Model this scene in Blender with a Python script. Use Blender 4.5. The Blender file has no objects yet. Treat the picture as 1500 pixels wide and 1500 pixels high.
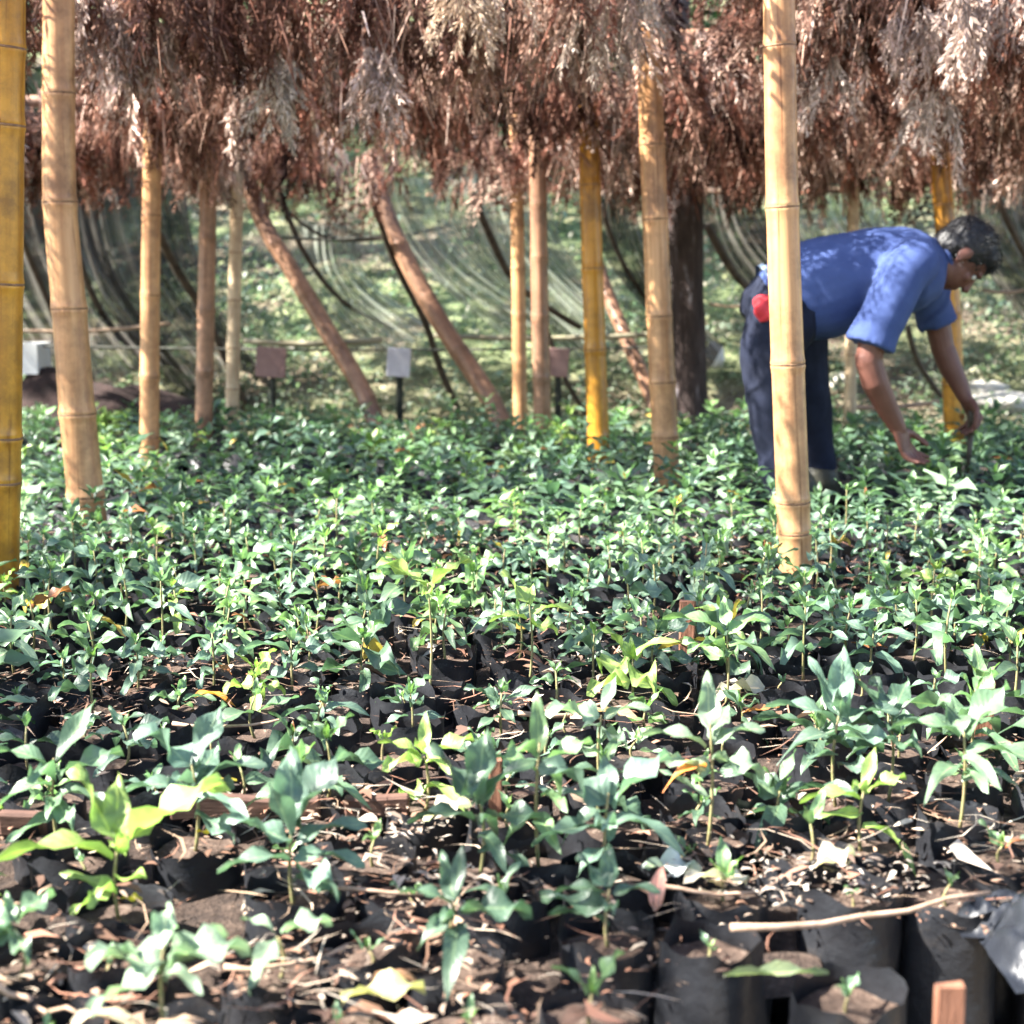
import bpy, bmesh, math, random
import numpy as np
from mathutils import Vector, Matrix, noise, Euler

# ------------------------------------------------------------------ camera, world, sun, exposure
SC = bpy.context.scene
COL = SC.collection
R = math.radians
H = 0.94                      # camera height above the ground
F = 2200.0                    # focal length in px of the 1500 px photograph
PITCH = math.atan(350.0 / F)

cd = bpy.data.cameras.new("camera")
cd.sensor_width = 36.0
cd.lens = F / 1500.0 * 36.0
cd.clip_start = 0.05
cd.clip_end = 400
cd.dof.use_dof = True
cd.dof.focus_distance = 2.7
cd.dof.aperture_fstop = 4.5
cam = bpy.data.objects.new("camera", cd)
COL.objects.link(cam)
cam.location = (0, 0, H)
cam.rotation_euler = (math.pi / 2 - PITCH, 0, 0)
SC.camera = cam

SUN_TO = Vector((-0.86, -0.16, 0.88)).normalized()
SUN_EL = math.asin(SUN_TO.z)
SUN_AZ = math.atan2(SUN_TO.x, SUN_TO.y)     # clockwise from +Y
w = bpy.data.worlds.new("World")
SC.world = w
w.use_nodes = True
nt = w.node_tree
nt.nodes.clear()
sky = nt.nodes.new("ShaderNodeTexSky")
sky.sky_type = 'NISHITA'
sky.sun_disc = False
sky.sun_elevation = SUN_EL
sky.sun_rotation = SUN_AZ
bg = nt.nodes.new("ShaderNodeBackground")
bg.inputs['Strength'].default_value = 0.10
wo = nt.nodes.new("ShaderNodeOutputWorld")
nt.links.new(sky.outputs[0], bg.inputs[0])
nt.links.new(bg.outputs[0], wo.inputs[0])

sd = bpy.data.lights.new("sun", 'SUN')
sd.energy = 5.0
sd.angle = R(0.55)
sd.color = (1.0, 0.955, 0.88)
sun = bpy.data.objects.new("sun", sd)
COL.objects.link(sun)
sun.rotation_euler = (-SUN_TO).to_track_quat('-Z', 'Y').to_euler()
sun.location = (-4, -2, 8)

SC.view_settings.view_transform = 'Standard'
SC.view_settings.look = 'None'
SC.view_settings.gamma = 1.0
SC.view_settings.use_curve_mapping = False
SC.view_settings.exposure = 2.7
SC.cycles.max_bounces = 6
SC.cycles.transparent_max_bounces = 6
SC.cycles.sample_clamp_indirect = 6.0
SC.cycles.use_denoising = True

# ------------------------------------------------------------------ helpers
def ray(u, v):
    x = (u - 750.0) / F
    y = (750.0 - v) / F
    c, s = math.cos(PITCH), math.sin(PITCH)
    return Vector((x, c + y * s, -s + y * c))

def P(u, v, Y):
    d = ray(u, v)
    return Vector((0, 0, H)) + d * (Y / d.y)

def PZ(u, v, z):
    d = ray(u, v)
    return Vector((0, 0, H)) + d * ((z - H) / d.z)

def to_px(p):
    q = Vector(p) - Vector((0, 0, H))
    c, s = math.cos(PITCH), math.sin(PITCH)
    zc = q.y * c - q.z * s
    yc = q.y * s + q.z * c
    return 750 + F * q.x / zc, 750 - F * yc / zc

def tag(o, label=None, cat=None, group=None, kind=None):
    if label: o['label'] = label
    if cat: o['category'] = cat
    if group: o['group'] = group
    if kind: o['kind'] = kind
    return o

def link(name, me, parent=None, mat=None):
    o = bpy.data.objects.new(name, me)
    COL.objects.link(o)
    if parent: o.parent = parent
    if mat is not None and me is not None and not me.materials:
        me.materials.append(mat)
    return o

def empty(name, loc=(0, 0, 0), rz=0.0):
    o = bpy.data.objects.new(name, None)
    COL.objects.link(o)
    o.location = loc
    o.rotation_euler = (0, 0, rz)
    o.empty_display_size = 0.05
    return o

def mesh_np(name, V, Fq, mat, smooth=False, col=None, uv=None):
    """V (n,3), Fq (m,k) all faces with k corners"""
    V = np.asarray(V, dtype=np.float32)
    Fq = np.asarray(Fq, dtype=np.int32)
    me = bpy.data.meshes.new(name)
    m, k = Fq.shape
    me.vertices.add(len(V))
    me.vertices.foreach_set('co', V.ravel())
    me.loops.add(m * k)
    me.loops.foreach_set('vertex_index', Fq.ravel())
    me.polygons.add(m)
    me.polygons.foreach_set('loop_start', np.arange(0, m * k, k, dtype=np.int32))
    if smooth:
        me.polygons.foreach_set('use_smooth', np.ones(m, dtype=bool))
    if col is not None:
        a = me.color_attributes.new('tint', 'FLOAT_COLOR', 'POINT')
        c = np.ones((len(V), 4), dtype=np.float32)
        c[:, :3] = col
        a.data.foreach_set('color', c.ravel())
    if uv is not None:
        ul = me.uv_layers.new(name='UVMap')
        uvl = np.asarray(uv, dtype=np.float32)[Fq.ravel()]
        ul.data.foreach_set('uv', uvl.ravel())
    me.update(calc_edges=True)
    if mat: me.materials.append(mat)
    return me

def frame_of(t):
    t = t.normalized()
    r = Vector((0, 0, 1)) if abs(t.z) < 0.9 else Vector((0, 1, 0))
    a = t.cross(r).normalized()
    return a, t.cross(a).normalized()

def loft(bm, pts, ra, rb=None, ref=None, n=12, cap=True):
    """closed tube through pts; ra across, rb along ref"""
    pts = [Vector(p) for p in pts]
    if not hasattr(ra, '__len__'): ra = [ra] * len(pts)
    if rb is None: rb = ra
    rings = []
    for i, p in enumerate(pts):
        t = (pts[min(i + 1, len(pts) - 1)] - pts[max(i - 1, 0)]).normalized()
        if ref is not None:
            b = (Vector(ref) - t * t.dot(Vector(ref))).normalized()
            a = t.cross(b).normalized()
        else:
            if i == 0:
                a, b = frame_of(t)
                pa = a
            else:
                a = (pa - t * t.dot(pa)).normalized()
                b = t.cross(a)
                pa = a
        rings.append([bm.verts.new(p + a * ra[i] * math.cos(2 * math.pi * k / n) + b * rb[i] * math.sin(2 * math.pi * k / n)) for k in range(n)])
    for i in range(len(rings) - 1):
        for k in range(n):
            bm.faces.new((rings[i][k], rings[i][(k + 1) % n], rings[i + 1][(k + 1) % n], rings[i + 1][k]))
    if cap:
        bm.faces.new(rings[0][::-1])
        bm.faces.new(rings[-1])
    return rings

def rounded(pts, ra, rb=None, endcaps=3):
    """adds hemispherical ends to a path"""
    pts = [Vector(p) for p in pts]
    ra = list(ra)
    rb = list(rb) if rb is not None else list(ra)
    def end(p, q, r1, r2, first):
        d = (p - q).normalized()
        out = []
        for k in range(1, endcaps + 1):
            ang = math.pi / 2 * k / (endcaps + 0.35)
            out.append((p + d * min(r1, r2) * math.sin(ang), r1 * math.cos(ang), r2 * math.cos(ang)))
        return out[::-1] if first else out
    A = end(pts[0], pts[1], ra[0], rb[0], True)
    B = end(pts[-1], pts[-2], ra[-1], rb[-1], False)
    P2 = [x[0] for x in A] + pts + [x[0] for x in B]
    a2 = [x[1] for x in A] + ra + [x[1] for x in B]
    b2 = [x[2] for x in A] + rb + [x[2] for x in B]
    return P2, a2, b2

def ellipsoid(bm, c, rx, ry, rz, rot=None, seg=20):
    m = Matrix.Translation(Vector(c)) @ (rot.to_4x4() if rot is not None else Matrix.Identity(4)) @ Matrix.Diagonal((rx, ry, rz, 1))
    bmesh.ops.create_uvsphere(bm, u_segments=seg, v_segments=seg // 2 + 2, radius=1.0, matrix=m)

def bm_mesh(name, bm, mat=None, smooth=False):
    me = bpy.data.meshes.new(name)
    bmesh.ops.recalc_face_normals(bm, faces=bm.faces)
    if smooth:
        for f in bm.faces: f.smooth = True
    bm.to_mesh(me)
    bm.free()
    if mat: me.materials.append(mat)
    return me

def remeshed(name, bm, voxel, mat, smooth_it=3, disp=None):
    """voxel remesh -> one continuous surface"""
    me = bm_mesh(name + "_raw", bm)
    o = bpy.data.objects.new(name + "_raw", me)
    COL.objects.link(o)
    r = o.modifiers.new('r', 'REMESH')
    r.mode = 'VOXEL'
    r.voxel_size = voxel
    s = o.modifiers.new('s', 'SMOOTH')
    s.factor = 0.5
    s.iterations = smooth_it
    dg = bpy.context.evaluated_depsgraph_get()
    ev = o.evaluated_get(dg)
    out = bpy.data.meshes.new_from_object(ev)
    out.name = name
    bpy.data.objects.remove(o)
    bpy.data.meshes.remove(me)
    if disp:
        out.update()
        nv_ = len(out.vertices)
        co = np.empty(nv_ * 3, dtype=np.float32); no = np.empty(nv_ * 3, dtype=np.float32)
        out.vertices.foreach_get('co', co); out.vertices.foreach_get('normal', no)
        co = co.reshape(-1, 3); no = no.reshape(-1, 3)
        dd = np.array([disp(Vector(c_), None) for c_ in co.tolist()], dtype=np.float32)
        out.vertices.foreach_set('co', (co + no * dd[:, None]).ravel())
    out.polygons.foreach_set('use_smooth', np.ones(len(out.polygons), dtype=bool))
    out.materials.clear()
    out.materials.append(mat)
    out.update()
    return out

# ------------------------------------------------------------------ materials
def new_mat(name):
    m = bpy.data.materials.new(name)
    m.use_nodes = True
    n = m.node_tree
    b = n.nodes['Principled BSDF']
    return m, n, b

def N(n, t, **kw):
    x = n.nodes.new(t)
    for k, v in kw.items():
        if k.startswith('i_'):
            x.inputs[k[2:].replace('_', ' ')].default_value = v
        else:
            setattr(x, k, v)
    return x

def ramp(n, fac, stops):
    r = n.nodes.new('ShaderNodeValToRGB')
    e = r.color_ramp.elements
    while len(e) < len(stops): e.new(0.5)
    for q, (p, c) in zip(e, stops):
        q.position = p
        q.color = (*c, 1)
    n.links.new(fac, r.inputs[0])
    return r

def mul(n, a, b, fac=1.0, mode='MULTIPLY'):
    x = n.nodes.new('ShaderNodeMix')
    x.data_type = 'RGBA'
    x.blend_type = mode
    x.inputs[0].default_value = fac if not hasattr(fac, 'links') else 1
    if hasattr(fac, 'links'): n.links.new(fac, x.inputs[0])
    for s, i in ((a, 6), (b, 7)):
        if hasattr(s, 'links'): n.links.new(s, x.inputs[i])
        else: x.inputs[i].default_value = (*s, 1)
    return x.outputs[2]

def noise_mat(name, stops, scale=20, rough=0.8, stretch=(1, 1, 1), bump=0.3, bdist=0.01, spec=0.3, detail=6, coords='Object', trans=0.0):
    m, n, b = new_mat(name)
    tc = N(n, 'ShaderNodeTexCoord')
    mp = N(n, 'ShaderNodeMapping')
    mp.inputs['Scale'].default_value = stretch
    n.links.new(tc.outputs[coords], mp.inputs[0])
    nz = N(n, 'ShaderNodeTexNoise')
    nz.inputs['Scale'].default_value = scale
    nz.inputs['Detail'].default_value = detail
    nz.inputs['Roughness'].default_value = 0.65
    n.links.new(mp.outputs[0], nz.inputs['Vector'])
    r = ramp(n, nz.outputs[0], stops)
    n.links.new(r.outputs[0], b.inputs['Base Color'])
    b.inputs['Roughness'].default_value = rough
    b.inputs['Specular IOR Level'].default_value = spec
    if bump:
        bp = N(n, 'ShaderNodeBump')
        bp.inputs['Strength'].default_value = bump
        bp.inputs['Distance'].default_value = bdist
        n.links.new(nz.outputs[0], bp.inputs['Height'])
        n.links.new(bp.outputs[0], b.inputs['Normal'])
    if trans:
        add_translucent(n, b, r.outputs[0], trans)
    return m

def add_translucent(n, b, colsock, fac):
    out = n.nodes['Material Output']
    t = N(n, 'ShaderNodeBsdfTranslucent')
    n.links.new(colsock, t.inputs[0])
    mx = N(n, 'ShaderNodeMixShader')
    mx.inputs[0].default_value = fac
    n.links.new(b.outputs[0], mx.inputs[1])
    n.links.new(t.outputs[0], mx.inputs[2])
    n.links.new(mx.outputs[0], out.inputs[0])

def leaf_mat(name, source, trans=0.33, rough=0.44, veins=True):
    """colour from the object's colour (single leaves) or from the per-leaf attribute (masses)"""
    m, n, b = new_mat(name)
    if source == 'object':
        oi = N(n, 'ShaderNodeObjectInfo')
        c = oi.outputs['Color']
    else:
        at = N(n, 'ShaderNodeAttribute', attribute_name='tint')
        c = at.outputs['Color']
    tc = N(n, 'ShaderNodeTexCoord')
    nz = N(n, 'ShaderNodeTexNoise')
    nz.inputs['Scale'].default_value = 30 if source != 'object' else 6
    nz.inputs['Detail'].default_value = 4
    n.links.new(tc.outputs['Object'], nz.inputs['Vector'])
    r = ramp(n, nz.outputs[0], [(0.3, (0.72, 0.78, 0.75)), (0.7, (1.2, 1.15, 1.05))])
    c = mul(n, c, r.outputs[0])
    if veins:
        uv = N(n, 'ShaderNodeUVMap')
        sx = N(n, 'ShaderNodeSeparateXYZ')
        n.links.new(uv.outputs[0], sx.inputs[0])
        # |v-0.5|
        a = N(n, 'ShaderNodeMath', operation='SUBTRACT'); a.inputs[1].default_value = 0.5
        n.links.new(sx.outputs[1], a.inputs[0])
        ab = N(n, 'ShaderNodeMath', operation='ABSOLUTE')
        n.links.new(a.outputs[0], ab.inputs[0])
        mid = ramp(n, ab.outputs[0], [(0.0, (1, 1, 1)), (0.07, (0, 0, 0))])
        # side veins: u - 0.5*|v|
        k = N(n, 'ShaderNodeMath', operation='MULTIPLY_ADD'); k.inputs[1].default_value = -0.45
        n.links.new(ab.outputs[0], k.inputs[0]); n.links.new(sx.outputs[0], k.inputs[2])
        s1 = N(n, 'ShaderNodeMath', operation='MULTIPLY'); s1.inputs[1].default_value = 62.0
        n.links.new(k.outputs[0], s1.inputs[0])
        sn = N(n, 'ShaderNodeMath', operation='SINE')
        n.links.new(s1.outputs[0], sn.inputs[0])
        sv = ramp(n, sn.outputs[0], [(0.80, (0, 0, 0)), (1.0, (0.10, 0.10, 0.10))])
        mx = N(n, 'ShaderNodeMath', operation='MAXIMUM')
        n.links.new(mid.outputs[0], mx.inputs[0]); n.links.new(sv.outputs[0], mx.inputs[1])
        light = mul(n, c, (2.1, 1.75, 1.5))
        c = mul(n, c, light, fac=mx.outputs[0], mode='MIX')
        bp = N(n, 'ShaderNodeBump')
        bp.inputs['Strength'].default_value = 0.08
        bp.inputs['Distance'].default_value = 0.006
        n.links.new(sn.outputs[0], bp.inputs['Height'])
        n.links.new(bp.outputs[0], b.inputs['Normal'])
    n.links.new(c, b.inputs['Base Color'])
    b.inputs['Roughness'].default_value = rough
    b.inputs['Specular IOR Level'].default_value = 0.75
    tcx = mul(n, c, (1.15, 1.4, 0.95))
    add_translucent(n, b, tcx, trans)
    return m

M_LEAF = leaf_mat('leaf_green', 'object')
M_LEAFMASS = leaf_mat('leaf_mass_green', 'attr', veins=False, rough=0.42)
M_WEED = leaf_mat('weed_green', 'attr', veins=False, rough=0.6, trans=0.35)
M_STEM = noise_mat('seedling_stem', [(0.3, (0.12, 0.16, 0.05)), (0.7, (0.30, 0.20, 0.12))], scale=8, rough=0.6)
M_BAG = noise_mat('black_polybag', [(0.3, (0.010, 0.010, 0.012)), (0.55, (0.016, 0.017, 0.020)), (0.75, (0.045, 0.038, 0.034))], scale=14, rough=0.40, bump=0.9, bdist=0.006, spec=0.38)
M_SOIL = noise_mat('bag_soil', [(0.3, (0.035, 0.022, 0.016)), (0.55, (0.09, 0.06, 0.045)), (0.75, (0.22, 0.17, 0.13))], scale=55, rough=0.95, bump=1.0, bdist=0.01)
M_PLASTIC = noise_mat('black_plastic_sheet', [(0.3, (0.008, 0.009, 0.012)), (0.7, (0.02, 0.023, 0.03))], scale=8, rough=0.42, bump=0.5, bdist=0.01, spec=0.3)
M_STAKE = noise_mat('stake_wood', [(0.3, (0.15, 0.065, 0.038)), (0.7, (0.27, 0.125, 0.075))], scale=12, stretch=(6, 6, 1), rough=0.8, bump=.8)
M_PLANK = noise_mat('plank_wood', [(0.3, (0.06, 0.032, 0.024)), (0.7, (0.17, 0.09, 0.065))], scale=14, stretch=(1, 6, 6), rough=0.8)
M_STICK = noise_mat('dry_stick', [(0.3, (0.22, 0.14, 0.09)), (0.7, (0.48, 0.33, 0.24))], scale=30, rough=0.8)

def attr_mat(name, rough=0.85, trans=0.25, gain=(1, 1, 1)):
    m, n, b = new_mat(name)
    at = N(n, 'ShaderNodeAttribute', attribute_name='tint')
    n.links.new(at.outputs['Color'], b.inputs['Base Color'])
    b.inputs['Roughness'].default_value = rough
    b.inputs['Specular IOR Level'].default_value = 0.2
    if trans: add_translucent(n, b, at.outputs['Color'], trans)
    return m
M_THATCH = attr_mat('dried_fern', trans=0.22)
M_LITTER = attr_mat('dry_litter', trans=0.1)

def bamboo_mat(name, c1, c2, dark, gloss=0.38):
    m, n, b = new_mat(name)
    tc = N(n, 'ShaderNodeTexCoord')
    mp = N(n, 'ShaderNodeMapping'); mp.inputs['Scale'].default_value = (28, 28, 1.3)
    n.links.new(tc.outputs['Object'], mp.inputs[0])
    nz = N(n, 'ShaderNodeTexNoise'); nz.inputs['Scale'].default_value = 1.6; nz.inputs['Detail'].default_value = 6
    n.links.new(mp.outputs[0], nz.inputs['Vector'])
    r = ramp(n, nz.outputs[0], [(0.32, c1), (0.62, c2)])
    nz2 = N(n, 'ShaderNodeTexNoise'); nz2.inputs['Scale'].default_value = 7; nz2.inputs['Detail'].default_value = 7; nz2.inputs['Roughness'].default_value = 0.7
    n.links.new(tc.outputs['Object'], nz2.inputs['Vector'])
    st = ramp(n, nz2.outputs[0], [(0.42, (0, 0, 0)), (0.64, (0.9, 0.9, 0.9))])
    c = mul(n, r.outputs[0], dark, fac=st.outputs[0], mode='MIX')
    # thin dark scratches along the culm
    mp3 = N(n, 'ShaderNodeMapping'); mp3.inputs['Scale'].default_value = (90, 90, 2.5)
    n.links.new(tc.outputs['Object'], mp3.inputs[0])
    nz3 = N(n, 'ShaderNodeTexNoise'); nz3.inputs['Scale'].default_value = 1.0; nz3.inputs['Detail'].default_value = 3
    n.links.new(mp3.outputs[0], nz3.inputs['Vector'])
    s3 = ramp(n, nz3.outputs[0], [(0.60, (1, 1, 1)), (0.72, (0.55, 0.45, 0.38))])
    c = mul(n, c, s3.outputs[0])
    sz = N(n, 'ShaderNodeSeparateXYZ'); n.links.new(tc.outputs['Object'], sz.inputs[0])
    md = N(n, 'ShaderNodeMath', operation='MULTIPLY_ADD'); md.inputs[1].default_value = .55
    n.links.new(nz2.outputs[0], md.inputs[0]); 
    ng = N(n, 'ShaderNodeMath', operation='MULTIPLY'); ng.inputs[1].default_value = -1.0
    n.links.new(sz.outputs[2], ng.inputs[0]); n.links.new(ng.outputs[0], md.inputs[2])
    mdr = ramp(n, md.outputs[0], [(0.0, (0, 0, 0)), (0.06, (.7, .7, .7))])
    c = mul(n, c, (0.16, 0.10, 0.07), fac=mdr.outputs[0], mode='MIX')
    n.links.new(c, b.inputs['Base Color'])
    b.inputs['Roughness'].default_value = gloss
    b.inputs['Specular IOR Level'].default_value = 0.45
    bp = N(n, 'ShaderNodeBump'); bp.inputs['Strength'].default_value = 0.25; bp.inputs['Distance'].default_value = 0.004
    n.links.new(nz.outputs[0], bp.inputs['Height']); n.links.new(bp.outputs[0], b.inputs['Normal'])
    return m
M_TAN = bamboo_mat('bamboo_tan', (0.40, 0.19, 0.080), (0.58, 0.33, 0.155), (0.20, 0.095, 0.045))
M_GOLD = bamboo_mat('bamboo_gold', (0.42, 0.17, 0.012), (0.58, 0.28, 0.03), (0.20, 0.09, 0.015), gloss=0.3)
M_BROWN = bamboo_mat('bamboo_brown', (0.24, 0.12, 0.07), (0.36, 0.20, 0.12), (0.12, 0.065, 0.04))
M_PALE = bamboo_mat('bamboo_pale', (0.44, 0.32, 0.20), (0.58, 0.46, 0.30), (0.30, 0.20, 0.12))
M_NODE = noise_mat('bamboo_node', [(0.3, (0.10, 0.05, 0.03)), (0.7, (0.30, 0.17, 0.09))], scale=60, rough=0.7)

# ------------------------------------------------------------------ ground and slope
def ground_z(x, y):
    z = 0.0
    if y > 7.6:
        t = y - 7.6
        z += 0.42 * t if t < 9 else 3.78 + 0.6 * (t - 9)
        z = min(z, 22)
        z *= 1.0 - 0.15 * math.exp(-t)
        z += 0.10 * noise.noise(Vector((x * 0.9, y * 0.9, 0.3))) * min(1, t)
        z += 0.6 * noise.noise(Vector((x * 0.15, y * 0.15, 4.3))) * min(1, t / 6)
    else:
        z += 0.012 * noise.noise(Vector((x * 5, y * 5, 1.0)))
    return z

m, n, b = new_mat('earth_ground')
tc = N(n, 'ShaderNodeTexCoord')
n1 = N(n, 'ShaderNodeTexNoise'); n1.inputs['Scale'].default_value = 9; n1.inputs['Detail'].default_value = 8; n1.inputs['Roughness'].default_value = 0.7
n2 = N(n, 'ShaderNodeTexNoise'); n2.inputs['Scale'].default_value = 1.3; n2.inputs['Detail'].default_value = 5
for q in (n1, n2): n.links.new(tc.outputs['Object'], q.inputs['Vector'])
ra = ramp(n, n1.outputs[0], [(0.3, (0.05, 0.035, 0.025)), (0.5, (0.16, 0.12, 0.08)), (0.7, (0.34, 0.28, 0.2))])
rb = ramp(n, n1.outputs[0], [(0.3, (0.06, 0.09, 0.03)), (0.6, (0.22, 0.26, 0.12)), (0.75, (0.34, 0.32, 0.2))])
f2 = ramp(n, n2.outputs[0], [(0.42, (0, 0, 0)), (0.58, (1, 1, 1))])
geo = N(n, 'ShaderNodeSeparateXYZ'); n.links.new(tc.outputs['Object'], geo.inputs[0])
gy = N(n, 'ShaderNodeMapRange'); gy.inputs[1].default_value = 7.0; gy.inputs[2].default_value = 9.0
n.links.new(geo.outputs[1], gy.inputs[0])
mm = N(n, 'ShaderNodeMath', operation='MULTIPLY'); n.links.new(f2.outputs[0], mm.inputs[0]); n.links.new(gy.outputs[0], mm.inputs[1])
cc = mul(n, ra.outputs[0], rb.outputs[0], fac=mm.outputs[0], mode='MIX')
n.links.new(cc, b.inputs['Base Color']); b.inputs['Roughness'].default_value = 0.95
bp = N(n, 'ShaderNodeBump'); bp.inputs['Strength'].default_value = 0.8; bp.inputs['Distance'].default_value = 0.03
n.links.new(n1.outputs[0], bp.inputs['Height']); n.links.new(bp.outputs[0], b.inputs['Normal'])
M_EARTH = m

xs = np.concatenate([np.linspace(-60, -7, 22), np.linspace(-6.6, 6.6, 120), np.linspace(7, 60, 22)])
ys = np.concatenate([np.linspace(-40, -2, 16), np.linspace(-1.6, 16, 140), np.linspace(17, 90, 40)])
GV = [(x, y, ground_z(x, y)) for y in ys for x in xs]
nx = len(xs)
GF = [(j * nx + i, j * nx + i + 1, (j + 1) * nx + i + 1, (j + 1) * nx + i) for j in range(len(ys) - 1) for i in range(nx - 1)]
g = link('ground', mesh_np('ground', GV, GF, M_EARTH, smooth=True))
tag(g, kind='structure')

# ------------------------------------------------------------------ bamboo posts
ZB = 0.235     # height where the crowns of the seedlings close round a post

def culm(name, pts, r0, r1, mat, nodes, seed, label, cat='bamboo post', group=None, n=20):
    """pts: world points bottom -> top (curve); r0 bottom radius, r1 top radius; nodes: list of heights z (world)"""
    pts = [Vector(p) for p in pts]
    base, top = pts[0], pts[-1]
    root = empty(name, base)
    d = (top - base)
    L = d.length
    q = d.to_track_quat('Z', 'Y')
    root.rotation_mode = 'QUATERNION'
    root.rotation_quaternion = q
    inv = q.to_matrix().transposed()
    loc = [inv @ (p - base) for p in pts]
    def at(z):     # centre line in the local frame
        for i in range(len(loc) - 1):
            if z <= loc[i + 1].z or i == len(loc) - 2:
                t = (z - loc[i].z) / max(1e-6, loc[i + 1].z - loc[i].z)
                a, b2 = loc[i], loc[i + 1]
                pa = loc[max(i - 1, 0)]; pb = loc[min(i + 2, len(loc) - 1)]
                # catmull-rom on x,y
                def cr(p0, p1, p2, p3):
                    return 0.5 * ((2 * p1) + (-p0 + p2) * t + (2 * p0 - 5 * p1 + 4 * p2 - p3) * t * t + (-p0 + 3 * p1 - 3 * p2 + p3) * t ** 3)
                return Vector((cr(pa.x, a.x, b2.x, pb.x), cr(pa.y, a.y, b2.y, pb.y), z))
    zl = [(z - base.z) / max(0.2, d.z / L) for z in nodes]
    zl = [z for z in zl if 0.02 < z < L - 0.02]
    zz = set(np.linspace(0, L, 26).tolist())
    for z in zl:
        for o_ in (-0.03, -0.011, -0.0045, 0.0, 0.0045, 0.011, 0.03):
            if 0 < z + o_ < L: zz.add(z + o_)
    zz = sorted(zz)
    rad = lambda z: (r0 + (r1 - r0) * z / L)
    bm = bmesh.new()
    rng = random.Random(seed)
    ph = rng.random() * 6
    prev = None
    for z in zz:
        r = rad(z)
        for k in zl:
            dz = abs(z - k)
            r *= 1 + 0.085 * math.exp(-(dz / 0.012) ** 2) - 0.06 * math.exp(-(dz / 0.003) ** 2)
        c = at(z)
        ring = []
        for k in range(n):
            a = 2 * math.pi * k / n
            rr = r * (1 + 0.012 * math.sin(2 * a + ph + z * 2))
            ring.append(bm.verts.new((c.x + rr * math.cos(a), c.y + rr * math.sin(a), z)))
        if prev:
            for k in range(n):
                bm.faces.new((prev[k], prev[(k + 1) % n], ring[(k + 1) % n], ring[k]))
        else:
            bm.faces.new(ring[::-1])
        prev = ring
    bm.faces.new(prev)
    link('culm', bm_mesh('culm', bm, mat, True), root)
    for k in zl:
        bm = bmesh.new()
        c = at(k); r = rad(k)
        rings = []
        for dz, rr in ((-0.0035, 1.0), (-0.0028, 1.05), (0.0, 1.062), (0.0028, 1.05), (0.0035, 1.0)):
            rings.append([bm.verts.new((c.x + r * rr * math.cos(2 * math.pi * j / n), c.y + r * rr * math.sin(2 * math.pi * j / n), k + dz + 0.0012 * math.sin(2 * math.pi * j / n + ph))) for j in range(n)])
        for i in range(4):
            for j in range(n):
                bm.faces.new((rings[i][j], rings[i][(j + 1) % n], rings[i + 1][(j + 1) % n], rings[i + 1][j]))
        link('node_ring', bm_mesh('node_ring', bm, M_NODE, True), root)
    tag(root, label, cat, group)
    return root

def roof_base_z(y):
    return 2.0 if y < 4 else 2.0 - .09 * (y - 4) if y < 5.2 else 1.88 - .13 * (y - 5.2)
POSTS = []      # (x, y, radius) to keep the bags clear
def post(name, path, yb, wpx, mat, nodes_v, seed, label, group=None, extra_top=0.5, r1=None, ztop=None):
    """path: photo points, bottom (visible foot) first; yb: photo row of the visible foot"""
    Y = min(7.0, PZ(path[0][0], path[0][1], ZB).y)
    sc_ = (P(path[0][0] + 50, path[0][1], Y) - P(path[0][0] - 50, path[0][1], Y)).length / 100
    r = wpx * sc_ / 2
    pts = [P(u, v, Y) for u, v in path]
    d = (pts[0] - pts[1]).normalized()
    base = pts[0] + d * ((pts[0].z + 0.03) / max(0.3, -d.z))
    d2 = (pts[-1] - pts[-2]).normalized()
    top = pts[-1] + d2 * (((ztop or roof_base_z(Y)) - pts[-1].z) / max(0.3, d2.z))
    allp = [base] + pts + ([top] if top.z > pts[-1].z + 0.03 else [])
    nodes = [P(path[0][0], v, Y).z for v in nodes_v]
    POSTS.append((base.x, base.y, r))
    return culm(name, allp, r * 1.03, (r1 or 0.88) * r, mat, nodes, seed, label, 'bamboo post', group)

GP = 'upright bamboo posts holding up the thatch'
post('bamboo_post', [(-4, 845), (0, 600), (3, 300), (6, 0)], 845, 62, M_GOLD, [183, 415, 640, 705, 70], 1, 'thick golden bamboo post cut off by the left edge of the view', GP)
post('bamboo_post', [(128, 750), (113, 600), (101, 450), (88, 300), (86, 150), (86, 0)], 750, 54, M_TAN, [-150, -15, 137, 296, 452, 606, 727], 2, 'thick tan bamboo post bowing to the right at its foot, second from the left', GP, r1=0.76)
post('bamboo_post', [(219, 662), (220, 450), (223, 240)], 662, 28, M_TAN, [205, 315, 432, 552, 640], 3, 'straight tan bamboo post with bright upper half, behind the thick bowed post', GP)
post('bamboo_post', [(298, 638), (302, 450), (306, 230)], 638, 26, M_BROWN, [180, 262, 350, 455, 545], 4, 'dark brown bamboo post left of the thin pale one, foot tapering', GP)
post('bamboo_post', [(340, 602), (343, 450), (347, 290)], 602, 20, M_PALE, [240, 320, 370, 440, 510, 570], 5, 'thin pale bamboo post standing beside the leaning brown pole at left', GP)
post('bamboo_post', [(762, 606), (760, 450), (757, 270)], 606, 21, M_TAN, [250, 330, 395, 462, 530], 6, 'thinner and farther of the two close reddish bamboo posts in the middle', GP)
post('bamboo_post', [(795, 634), (791, 450), (788, 240)], 634, 26, M_BROWN, [215, 300, 378, 465, 555], 7, 'thicker and nearer of the two close reddish bamboo posts in the middle', GP)
post('bamboo_post', [(877, 653), (868, 400), (862, 180)], 653, 32, M_GOLD, [150, 271, 393, 512, 640], 8, 'bright golden yellow bamboo post right of the two reddish posts', GP)
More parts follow.
